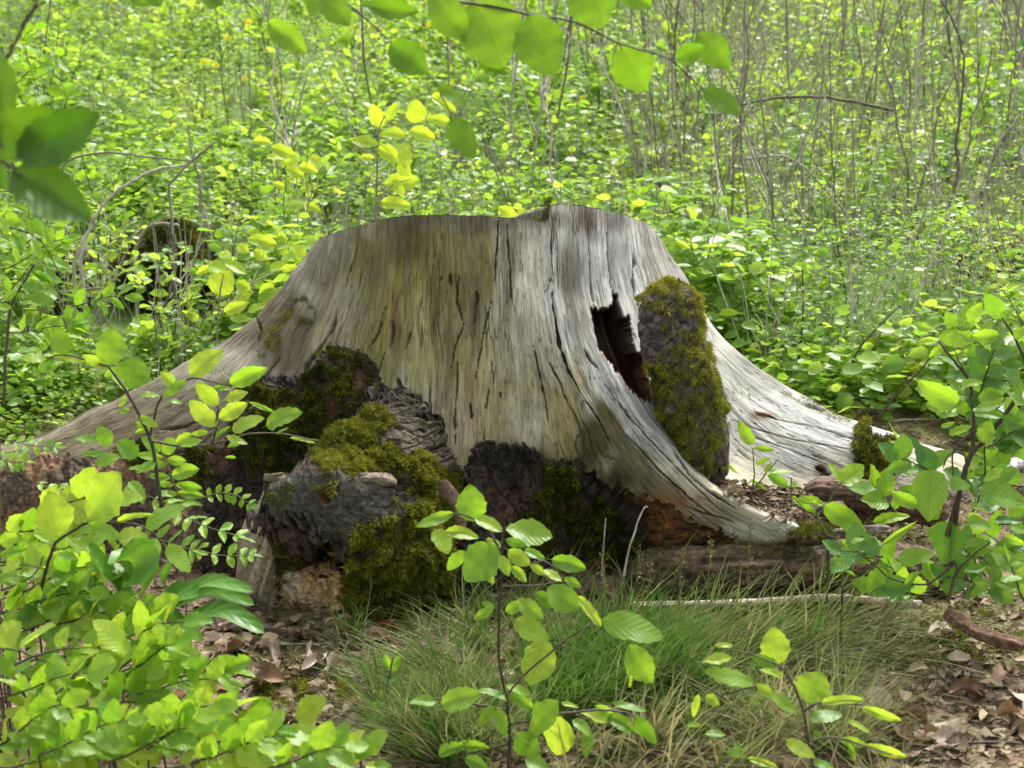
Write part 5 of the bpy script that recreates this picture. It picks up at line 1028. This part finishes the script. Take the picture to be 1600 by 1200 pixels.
# undergrowth that nobody could count
def undergrowth():
    n = 19500; y = 4.6+11.5*RNG.random(n)**.78; x = RNG.uniform(-1, 1, n)*(y*.43+.6)
    keep = ~((y < 5.25) & (x > -.9) & (x < .7)) & ((y > 4.72) | (abs(x) > 1.25)); u = x/y*2400+800
    keep &= ~((u > 90) & (u < 345) & (y > 5.2) & (y < 6.1) & (vn(x*9, y*9, 3) > .25))
    keep &= vn(x*1.6, y*1.1, 77) > .12
    m = 2600; y2 = RNG.uniform(4.5, 5.9, m); x2 = RNG.uniform(.55, 2.6, m)*RNG.choice([-1, 1], m); k2 = ~((x2 < -.9) & (x2 > -1.62) & (y2 > 5.15)) & ((y2 > 4.75+.4*(abs(x2) < .8)) | (abs(x2) > 1.35)); x = np.concatenate([x[keep], x2[k2]]); y = np.concatenate([y[keep], y2[k2]]); keep = np.ones(len(x), bool)
    x, y = x[keep], y[keep]; n = len(x); z = G(x, y); hgt = RNG.uniform(.03, .40, n)*np.where(y < 5.2, .6, 1)*(.6+.8*vn(x*2, y*2, 5))
    Bs, Ds = [], []; m = 9
    top = np.stack([x, y, z+hgt], -1)+RNG.normal(0, .04, (n, 3))*A(1, 1, 0)
    for k in range(m):
        a = 2*np.pi*k/3+RNG.uniform(0, 1, n)*2; d = np.stack([np.cos(a), np.sin(a), RNG.uniform(-.3, .25, n)], -1)
        off = RNG.normal(0, .05, (n, 3)) if k >= 3 else np.zeros((n, 3)); off[:, 2] -= (k//3)*.05*RNG.random(n)
        Bs.append(top+off+d*.008); Ds.append(d)
    B, D = np.concatenate(Bs), np.concatenate(Ds); N = A(0, -.35, 1.)+RNG.normal(0, .6, B.shape); k = len(B)
    sz = RNG.uniform(.018, .052, k)*(.55+1.0*sst(.2, .8, vn(B[:, 0]*1.6, B[:, 1]*1.3, 6)))
    o = link('undergrowth', fol_mesh('undergrowth', B, D, N, sz, RNG.uniform(.65, 1, k), M_LEAF_BG, rnd=.9*fbm(B[:, 0]*1.5, B[:, 1]*1.5, 8, 3)*RNG.uniform(.6, 1.2, k)), kind='stuff'); o['label'] = 'low bright green undergrowth covering the bank'
undergrowth()
def dead_stalks():
    n = 10500; y = 4.8+11*RNG.random(n)**.8; x = RNG.uniform(-1, 1, n)*(y*.41+.5); u = x/y*2400+800
    keep = ~((y < 5.35) & (x > -1.) & (x < .8)) & (vn(x*1.1+3, y*.9, 12)+.25*(u > 900) > .42); x, y = x[keep], y[keep]; n = len(x)
    BV = np.array([[0, -.5, 0], [0, .5, 0], [.33, .42, .02], [.33, -.42, .02], [.66, .3, -.02], [.66, -.3, -.02], [1, 0, .03]]); BF = [np.array([[0, 1, 2, 3], [3, 2, 4, 5]]), np.array([[5, 4, 6]])]
    L = RNG.uniform(.15, .75, n)*(1+.5*(x/y*2400+800 > 950)); d = norm(RNG.normal(0, .28, (n, 3))+A(0, 0, 1)); B = np.stack([x, y, G(x, y)-.01], -1)
    w = RNG.uniform(.0025, .007, n)
    for tw in (0,):
        X, Y_, Z = frames(d, np.stack([RNG.normal(0, .4, n), -np.ones(n), 0*x], -1)); M = np.stack([X*L[:, None], Y_*w[:, None], Z*L[:, None]], -1)
        v, f = scatter(BV, np.array([[0, 1, 2, 3], [3, 2, 4, 5], [5, 4, 6, 6]]), M, B)
    v2 = v; f4 = f.reshape(n, 3, 4); q = f4[:, :2].reshape(-1, 4); t3 = f4[:, 2, :3]
    o = link('dead_stalks', mesh('dead_stalks', v2, [q, t3], M_STEM_PALE, rnd=np.repeat(RNG.random(n), 7)), kind='stuff'); o['label'] = 'dry pale stalks standing through the undergrowth'
dead_stalks()
# bare saplings, pale and dark
def bare_mesh(seed, h, r0, mat, nb=4, kink=.04, arch=0.):
    r = np.random.default_rng(seed); n = 9; t = np.linspace(0, 1, n); a = r.uniform(0, 6.28)
    c = np.stack([np.cos(a)*.12*h*t+arch*h*t**2, np.sin(a)*.12*h*t, h*(t-arch*.45*t**2.5)], -1)+np.cumsum(r.normal(0, kink*.35, (n, 3)), 0)*h*np.array([1, 1, .2]); c -= c[0]
    parts = [tube_arrays(c, r0, r0*.45, 5, 3, .0008)]
    for b in range(nb):
        u = r.uniform(.2, .9); p = np.array([np.interp(u, t, c[:, k]) for k in range(3)]); ba = r.uniform(0, 6.28); l = h*r.uniform(.15, .4)
        q = p+np.array([np.cos(ba)*.5, np.sin(ba)*.5, .8])*l*np.linspace(0, 1, 4)[:, None]+r.normal(0, .012, (4, 3))*np.linspace(0, 1, 4)[:, None]*4*l; q[0] = p
        parts.append(tube_arrays(q, r0*.55, r0*.2, 4, 2))
    v, f = join(parts); return mesh('stem', v, np.concatenate(f), mat)
BAREP = [bare_mesh(s, h, r, M_STEM_PALE, nb, k, ar) for s, h, r, nb, k, ar in [(1,1.5,.007,4,.05,0),(2,1.1,.005,5,.06,.2),(3,1.9,.008,5,.04,0),(4,1.3,.006,3,.07,.5),(5,.9,.004,4,.06,.1)]]
BARED = [bare_mesh(s, h, r*.8, M_STEM_BG, nb, k, ar) for s, h, r, nb, k, ar in [(11,1.6,.006,5,.04,0),(12,1.2,.005,5,.05,.15),(13,2.0,.008,4,.04,0)]]
for i in range(240):
    y = 5.4+9*rr_.random()**.9; x = rr_.uniform(-1, 1)*(y*.36+.3); u = x/y*2400+800
    if u < 900 and rr_.random() < .5: x = abs(x); u = x/y*2400+800
    if y < 5.7 and abs(x) < 1: continue
    dark = rr_.random() < (.45 if u > 1000 else .15); me = rr_.choice(BARED if dark else BAREP); wh = where_is(x, y)
    o = thing('bare_sapling', (sz_ := rr_.uniform(.7, 1.15)) and ['short ', '', 'tall '][0 if sz_ < .85 else 1 if sz_ < 1 else 2]+('dark thin' if dark else 'pale grey')+' leafless stem '+wh, 'sapling', (x, y, float(G(x, y))-.02), ('dark' if dark else 'pale')+' leafless stems '+row_of(y), rr_.uniform(0, 6.28), sz_*(.75 if y < 6.3 else 1))
    link('stem', me, o)
# the stems one can tell apart
for nm, lab, w, st, Y, m in [
 ('bare_sapling', 'white kinked stem forking at the upper left of the stump', 'U', [(.011,.006,[(1385,1240),(1375,1000),(1370,820),(1355,690),(1310,570),(1275,480),(1275,370),(1310,215)]), (.006,.004,[(1370,680),(1390,540),(1440,350)]), (.005,.003,[(1300,330),(1335,260)])], 6.4, M_STEM_PALE),
 ('bare_sapling', 'long white bent stem left of the forked one', 'U', [(.010,.006,[(985,1260),(970,1080),(940,960),(935,830),(905,740),(880,590)]), (.007,.004,[(1010,1180),(960,980)])], 6.2, M_STEM_PALE),
 ('bare_sapling', 'grey arching stem bowed from the left mossy stump up to the right', 'U', [(.010,.006,[(375,1230),(400,1120),(460,990),(560,890),(720,800),(870,775)])], 5.7, M_STEM_PALE),
 ('bare_sapling', 'grey stem slanting up to the right above the arching one', 'U', [(.008,.006,[(790,870),(860,790),(950,710),(1010,665)])], 6.0, M_STEM_PALE),
 ('bare_sapling', 'thin pale stem arching across the left thicket', 'U', [(.007,.004,[(285,800),(330,750),(480,715),(700,735),(900,760),(960,820)])], 6.0, M_STEM_PALE),
 ('bare_sapling', 'pale smooth stem standing before the large mossy stump', 'A', [(.010,.008,[(800,470),(850,320),(880,170),(870,60),(850,0)])], 5.5, M_STEM_PALE),
 ('bare_sapling', 'second pale stem right of the large mossy stump', 'A', [(.009,.007,[(950,430),(960,260),(985,120),(1010,20),(1020,-60)])], 5.6, M_STEM_PALE),
 ('bare_sapling', 'grey bent stem before the small dark stump', 'A', [(.013,.009,[(365,470),(375,330),(370,210),(410,100),(460,0)]), (.005,.004,[(355,400),(310,310)])], 5.5, M_STEM_PALE),
 ('bare_sapling', 'grey leaning stem crossing the dark side of the large mossy stump', 'A', [(.010,.009,[(665,160),(690,100),(740,20),(800,0),(900,10)])], 5.7, M_STEM_PALE),
 ('fallen_branch', 'pinkish fallen stick lying before the left mossy stumps', 'A', [(.010,.006,[(240,345),(380,335),(520,318)])], 5.45, M_STEM_PALE),
 ('bare_sapling', 'tall dark crooked stem at the right of the thicket', 'R', [(.011,.005,[(975,1060),(1030,850),(1060,700),(1050,600),(1075,420),(1080,230),(1050,120),(990,0)])], 6.8, M_STEM_DARK),
 ('bare_sapling', 'dark forked stem left of the tall crooked one', 'R', [(.008,.004,[(850,1010),(850,720),(810,560),(790,400),(745,270),(770,200),(835,0)]), (.005,.003,[(770,215),(720,50)])], 6.8, M_STEM_DARK),
 ('bare_sapling', 'thin dark stem curving up between the two tall dark ones', 'R', [(.007,.004,[(880,860),(950,620),(985,440),(1050,310)])], 6.7, M_STEM_DARK),
 ('bare_sapling', 'dark stem leaning right beyond the tall crooked one', 'R', [(.008,.004,[(980,1060),(1040,800),(1100,620),(1120,480),(1170,370),(1200,200)])], 6.6, M_STEM_DARK),
 ('arching_stem', 'dark bramble stem bowed over the right of the thicket', 'R', [(.007,.011,[(20,500),(100,460),(200,425),(350,405),(500,408),(620,425),(790,460)])], 7., M_STEM_DARK),
 ('arching_stem', 'brown bramble stem bowed low over the right thicket', 'R', [(.006,.008,[(180,660),(330,650),(430,710),(560,850),(640,960),(720,1060)])], 6.4, M_STEM_PALE),
 ('bare_sapling', 'pale kinked stem in front of the bowed bramble', 'R', [(.006,.004,[(400,620),(470,450),(460,400),(490,360)])], 6.6, M_STEM_PALE),
 ('bare_sapling', 'longer pale kinked stem beside the bowed bramble', 'R', [(.006,.004,[(410,660),(420,610),(460,540),(500,410),(520,360),(550,340)])], 6.6, M_STEM_PALE),
 ('bare_sapling', 'pale stem slanting to the upper right among dark stems', 'R', [(.007,.005,[(880,205),(980,130),(1040,50)])], 7.4, M_STEM_PALE),
 ('bare_sapling', 'pale stem leaning to the right edge of the thicket', 'R', [(.008,.006,[(1120,860),(1180,720),(1230,590),(1333,470)])], 6.4, M_STEM_PALE),
 ('bare_sapling', 'straight grey stem rising among the right hand saplings', 'R', [(.007,.005,[(885,800),(880,560),(885,330),(900,120)])], 7., M_STEM_PALE),
 ('bare_sapling', 'thin dark upright stem left of the right thicket', 'R', [(.006,.004,[(185,1180),(185,900),(160,660),(155,480)])], 6.2, M_STEM_DARK)]:
    Y -= .4 if w == 'U' else .2 if w == 'R' else 0; m = M_STEM_BG if m == M_STEM_DARK else m; st = [(q[0]*.68, q[1]*.68, q[2]) for q in st]; ll = st[0][2]; x, y = ll[0] if True else ll[0]; p = P(*zc(w, x, y), Y); gz = float(G(p[0], p[1])); 
    o = thing(nm, lab, 'branch' if 'branch' in nm or 'arching' in nm else 'sapling', (p[0], p[1], min(gz, p[2])))
    if gz < p[2]-.02 and nm == 'bare_sapling':
        c, s_ = tube_arrays([A(p[0], p[1], gz-.02), p*.5+A(p[0], p[1], gz)*.5+A(.015, 0, 0), p], st[0][0]*1.1, st[0][0], 6, 3); link('stem', mesh('stem', rel(o, c), s_, m), o)
    twigs(o, w, st, Y, mat=m, name='stem', wob=.0015)
# small yellow flowers far up the bank
for i in range(26):
    u = rr_.choice([rr_.uniform(590, 780), rr_.uniform(850, 1060), rr_.uniform(300, 420)]); w_ = rr_.uniform(10, 200); y = rr_.uniform(8.5, 11); p = P(u, w_, y); gz = float(G(p[0], p[1]))
    if p[2] < gz+.05: p[2] = gz+.3
    o = thing('yellow_flower', 'small yellow blossom on a thin stalk '+where_is(p[0], p[1]), 'flower', (p[0], p[1], gz), 'yellow blossoms '+row_of(p[1]))
    v, f = tube_arrays([A(p[0], p[1], gz), p], .003, .002, 4, 2); link('stalk', mesh('stalk', rel(o, v), f, M_STEM_GREEN), o)
    n = 7; a = np.arange(n)*6.28/n; D = np.stack([np.cos(a), -abs(np.sin(a))*.4, np.sin(a)], -1); link('petals', fol_mesh('petals', np.repeat(p[None], n, 0)-A(*o.location), D, np.repeat(A(0, -1, .3)[None], n, 0)+RNG.normal(0, .2, (n, 3)), np.full(n, .024), np.full(n, .8), M_FLOWER), o, kind='stuff')

# ---------------------------------------------------------------- litter, grass and dead leaves near the stump
def dead_leaf_template(seed, curl):
    v, f, uv = leaf_shape('beech', seed, 8, 2, False); r = np.random.default_rng(seed)
    a = v[:, 1]*curl; y = np.sin(a)/max(curl, .01); z = (1-np.cos(a))/max(curl, .01)+.25*curl*.3*np.sin(v[:, 0]*3)+.03*np.sin(v[:, 0]*23)*abs(v[:, 1])*3
    return np.stack([v[:, 0], y, z], -1), f, uv
DL = [dead_leaf_template(60+i, c) for i, c in enumerate([.8, 2., 3.2, 4.5, 1.4, 2.6])]
DLM = [mesh('dead_leaf', a, b, M_DEAD, uv=c) for a, b, c in DL]
def litter_weight(u, w):
    k = 0.
    k = max(k, 1-((u-450)/170)**2-((w-1050)/85)**2); k = max(k, 1-((u-1500)/160)**2-((w-1120)/100)**2)
    k = max(k, .8-((u-1270)/170)**2-((w-810)/40)**2); k = max(k, .5-((u-760)/350)**2-((w-940)/30)**2)
    return k
def litter():
    V, F, R_, o = [], [], [], 0
    n = 9000; y = 2.55+2.2*RNG.random(n); x = RNG.uniform(-1, 1, n)*(y*.37); z = G(x, y)
    u, w = PX(np.stack([x, y, z], -1)); wt = np.array([litter_weight(a, b) for a, b in zip(u, w)])
    keep = (RNG.random(n) < np.clip(.28+wt, 0, 1)); x, y, z = x[keep], y[keep], z[keep]; n = len(x)
    sel = RNG.integers(0, len(DL), n)
    for k in range(len(DL)):
        m = sel == k; q = m.sum(); L = RNG.uniform(.018, .055, q); a = RNG.uniform(0, 6.28, q)
        d = np.stack([np.cos(a), np.sin(a), RNG.normal(0, .2, q)], -1); nn_ = A(0, 0, 1.)+RNG.normal(0, .45, (q, 3)); nn_ *= np.where(RNG.random(q) < .4, -1, 1)[:, None]
        X, Y_, Z = frames(d, nn_); M = np.stack([X*L[:, None], Y_*(L*.65)[:, None], Z*(L*.65)[:, None]], -1)
        v, f = scatter(DL[k][0], DL[k][1], M, np.stack([x[m], y[m], z[m]+RNG.uniform(.0, .022, q)], -1)); V.append(v); F.append(f+o); o += len(v); R_.append(np.repeat(RNG.random(q)**1.3, len(DL[k][0])))
    ob = link('leaf_litter', mesh('leaf_litter', np.concatenate(V), np.concatenate(F), M_DEAD, rnd=np.concatenate(R_)), kind='stuff'); ob['label'] = 'layer of old brown beech leaves and bits on the woodland floor'
litter()
def crumbs():
    n = 26000; y = 2.6+2.3*RNG.random(n); x = RNG.uniform(-1, 1, n)*(y*.37)
    B = np.stack([x, y, G(x, y)+RNG.uniform(0, .014, n)], -1); a = RNG.uniform(0, 6.28, n); d = np.stack([np.cos(a), np.sin(a), RNG.normal(0, .25, n)], -1)
    L = RNG.uniform(.006, .03, n); W = RNG.uniform(.10, .5, n); v, f = foliage_arrays(B, d, A(0, 0, 1.)+RNG.normal(0, .5, (n, 3)), L, W)
    ob = link('forest_debris', mesh('forest_debris', v, f, M_DEAD, rnd=np.repeat(RNG.random(n), 6)), kind='stuff'); ob['label'] = 'crumbled bark and leaf bits scattered on the soil'
crumbs()
BIG = [(345,1030,'pale'),(380,1022,'brown'),(480,1035,'pale'),(500,1050,'pale'),(455,1065,'brown'),(330,1075,'reddish'),(290,1090,'reddish'),(320,1100,'reddish'),(400,1075,'brown'),(430,1050,'pale'),(365,1100,'brown'),(520,1000,'brown'),(590,985,'reddish'),(560,1010,'brown'),(1450,1150,'brown'),(1410,1150,'brown'),(1480,1140,'pale'),(1560,1130,'brown'),(1590,1160,'brown'),(1500,1175,'pale'),(1440,1180,'brown'),(1540,1100,'brown'),(1395,1125,'pale'),(1580,1060,'brown'),(1510,990,'brown'),(1450,1000,'pale'),(700,905,'brown'),(820,1000,'pale'),(880,910,'brown'),(960,900,'reddish'),(1310,940,'brown'),(1250,790,'pale'),(1180,780,'reddish'),(1350,1150,'brown'),(1600,1110,'pale'),(540,1045,'pale'),(610,1000,'brown')]
ADJ = ['curled', 'folded', 'flat', 'rolled', 'crumpled', 'torn', 'cupped', 'twisted', 'dry', 'lobed']
for i, (u, w, c) in enumerate(BIG):
    y = 3.
    for _ in range(30): y += ((1.05-G(P(u, w, y)[0], y))/((1.05-P(u, w, y)[2])/y+1e-6)-y)*.6
    p = P(u, w, y); p[2] = G(p[0], p[1])
    zone = 'in the litter left of the grass' if u < 640 else 'in the litter at the lower right corner' if w > 970 and u > 1300 else 'near the foot of the stump'
    o = link('dead_leaf', mesh('dead_leaf', DL[i % 6][0], DL[i % 6][1], M_DL[c], uv=DL[i % 6][2])); L = .045+.03*rr_.random(); o.location = p+A(0, 0, .018)
    o.rotation_euler = (rr_.uniform(-.9, .9), rr_.uniform(-.4, .4), rr_.uniform(0, 6.28)); o.scale = (L*1.2, L, L)
    tag(o, f'{ADJ[i % 10]} {c} dead beech leaf {zone}', 'dead leaf', 'dead leaves '+zone)
# small sticks
for i, (u0, w0, u1, w1, y) in enumerate([(345,1045,422,1068,3.05),(640,905,720,915,3.6),(700,930,780,925,3.5),(1395,700,1470,690,4.7),(560,1015,610,1008,3.2),(1150,1100,1050,1110,2.9),(1330,1170,1400,1150,2.7),(420,985,540,975,3.4),(1480,1090,1600,1075,2.9),(1180,770,1240,790,4.0)]):
    a, b = P(u0, w0, y), P(u1, w1, y); a[2] = G(a[0], a[1])+.01; b[2] = G(b[0], b[1])+.014
    o = thing('small_stick', ['short dark stick in the litter left of the grass','thin twig below the mossy broken root','dry twig before the base of the trunk','grey twig behind the right root','short grey stick left of the grass tuft','thin stick in the grass right of the slender sapling','dry twig at the bottom right','thin stick below the rotted tan wood','long twig in the lower right litter','stick between the two right roots'][i], 'stick', a)
    v, f = tube_arrays([a, (a+b)/2+RNG.normal(0, .004, 3), b], .004, .0025, 6, 5, .001); link('stick', mesh('stick', rel(o, v), f, M_STEM_PALE if i % 2 else M_STEM_DARK), o)
# grass
def grass(name, label, n, cx, cy, rx, ry, lo, hi, lean, rn, seed, wd=.0036, edge=.4, sprd=.35, thr=.0):
    r = np.random.default_rng(seed); u = r.normal(cx, rx, n*2); w = r.normal(cy, ry, n*2); m = (abs(u-cx) < rx*2.1) & (abs(w-cy) < ry*2.1) & (fbm(u/45, w/30, seed, 3) > thr); u, w = u[m][:n], w[m][:n]; n = len(u)
    y = 3.6+0*u
    for _ in range(25):
        p = P(u, w, y); y = np.clip(y+.6*((1.05-G(p[:, 0], y))/((1.05-p[:, 2])/y)-y), 1.5, 8)
    p = P(u, w, y); nt = max(4, n//38); ci = r.integers(0, nt, n); cen = p[:nt][ci]; solo = r.random(n) < .2
    off = r.normal(0, .013, (n, 3)); p = np.where(solo[:, None], p, cen+off); p[:, 2] = G(p[:, 0], p[:, 1])-.005
    L = r.uniform(lo, hi, n)*(.65+.7*r.random(nt)[ci]); a = r.normal(lean, sprd*.6, n)+off[:, 0]*18+r.normal(0, sprd*.6, nt)[ci]
    dx = np.sin(a); dy = r.normal(-.15, .25, n)+off[:, 1]*14; up = np.cos(a)*np.ones(n)
    ts = np.linspace(0, 1, 6); cur = r.uniform(.2, 1.1, n); V = []
    fx = a+r.normal(0, .5, n)
    for t in ts:
        c = np.stack([(dx*t+cur*t*t*np.sin(fx)*.5)*L, (dy*t+cur*t*t*np.cos(fx)*-.25)*L, (up*t-cur*t*t*.45)*L], -1)+p
        ww = wd*1.25*(1-t**1.6*.92)*r.uniform(.6, 1.3, n); s = norm(np.stack([np.ones(n), r.normal(0, .5, n)*0+.3, 0*u], -1))
        V += [c-s*ww[:, None]*.5, c+s*ww[:, None]*.5]
    V = np.stack(V, 1).reshape(-1, 3); k = len(ts); f = np.array([[2*i, 2*i+1, 2*i+3, 2*i+2] for i in range(k-1)])
    F = (f[None]+(np.arange(n)*2*k)[:, None, None]).reshape(-1, 4)
    rd = np.clip(rn(r, n)*.6+.4*rn(r, nt)[ci]*1., 0, 1); V[:, 2] = np.maximum(V[:, 2], G(V[:, 0], V[:, 1])+.002)
    o = link(name, mesh(name, V, F, M_GRASS, rnd=np.repeat(rd, 2*k)), kind='stuff'); o['label'] = label
mixg = lambda r, n: np.where(r.random(n) < .72, r.uniform(0, .3, n), r.uniform(.5, 1, n))
grass('grass', 'mixed green and straw coloured grass before the stump', 1500, 930, 1020, 190, 50, .05, .15, .25, mixg, 3, thr=.45)
grass('grass', 'fresh green grass tuft right of the slender sapling', 1500, 960, 1085, 70, 42, .10, .24, .35, lambda r, n: r.uniform(0, .22, n), 4, wd=.0042)
grass('grass', 'long arching grass sweeping right towards the litter', 1700, 1180, 1020, 120, 42, .12, .28, .85, lambda r, n: np.where(r.random(n) < .7, r.uniform(.0, .35, n), r.uniform(.6, 1, n)), 5, wd=.0042)
grass('grass', 'dry straw coloured grass at the bottom right of the middle', 1100, 1130, 1160, 140, 38, .10, .24, .2, lambda r, n: np.where(r.random(n) < .45, r.uniform(.05, .3, n), r.uniform(.6, 1, n)), 6, sprd=.6, wd=.0038)
grass('grass', 'green and dry grass at the bottom left of the slender sapling', 1300, 730, 1150, 70, 36, .10, .22, -.3, mixg, 7, sprd=.6, wd=.0038)
grass('grass', 'thin grass blades leaning left before the broken root', 500, 680, 1030, 50, 34, .10, .2, -.8, lambda r, n: r.uniform(.0, .7, n), 8)
grass('grass', 'sparse thin grass along the rotten log', 700, 1150, 930, 160, 12, .05, .16, .15, lambda r, n: r.uniform(.0, .8, n), 9)
# sedge spikes before the rotten log
for i, (u, w, h, ln) in enumerate([(1105,950,110,.05),(1170,950,130,.02),(1010,935,60,.1),(950,925,70,-.1),(1240,955,90,.5),(1300,960,80,.6),(1065,960,90,.0),(1340,985,80,.7),(1390,1000,90,.8),(1210,975,80,.4),(1270,1000,90,.6),(1140,985,70,.1),(1420,1040,110,1.1),(1350,1050,100,1.),(995,940,80,.05),(1455,970,90,.9)]):
    y = 3.45; p = P(u, w, y); p[2] = G(p[0], p[1]); q = P(u+h*math.sin(ln)*1.3, w-h*math.cos(ln), y)
    o = thing('sedge', f'slender sedge stalk with green seed heads {"upright before the rotten log" if ln < .2 else "leaning right over the grass"}', 'sedge', p, 'sedge stalks '+('upright' if ln < .2 else 'leaning'))
    v, f = tube_arrays([p, (p+q)/2+A(-.004, 0, .006), q], .0013, .0009, 4, 4); link('stalk', mesh('stalk', rel(o, v), f, M_STEM_GREEN), o)
    m = 46; t = RNG.uniform(.35, 1.02, m)**.8; B = p+(q-p)*t[:, None]+RNG.normal(0, .004, (m, 3)); D = norm(q-p)+RNG.normal(0, .8, (m, 3))
    link('seed_heads', fol_mesh('seed_heads', B-A(*o.location), D, RNG.normal(0, 1, (m, 3)), RNG.uniform(.005, .011, m), np.full(m, .6), M_SEDGE), o, kind='stuff')
# low moss on the floor
def floor_moss():
    n = 16000; u = np.concatenate([RNG.normal(660, 60, n//4), RNG.normal(470, 60, n//4), RNG.normal(1480, 70, n//4), RNG.uniform(300, 1550, n-3*(n//4))]); w = np.concatenate([RNG.normal(960, 20, n//4), RNG.normal(1080, 12, n//4), RNG.normal(1010, 25, n//4), RNG.uniform(930, 1180, n-3*(n//4))])
    m = fbm(u/30, w/14, 15, 3) > .47; u, w = u[m], w[m]; y = 3.4+0*u
    for _ in range(25):
        p = P(u, w, y); y = np.clip(y+.6*((1.05-G(p[:, 0], y))/((1.05-p[:, 2])/y)-y), 1.5, 8)
    p = P(u, w, y); p[:, 2] = G(p[:, 0], p[:, 1])
    anchor = bpy.data.objects['ground']
    o = moss(anchor, 'floor_moss', p+A(0, 0, .004), np.repeat(A(0, 0, 1.)[None], len(p), 0), 15000, .006, .016, 0, dark=-.05)
    o['label'] = 'yellowish green moss patches on the soil'
floor_moss()
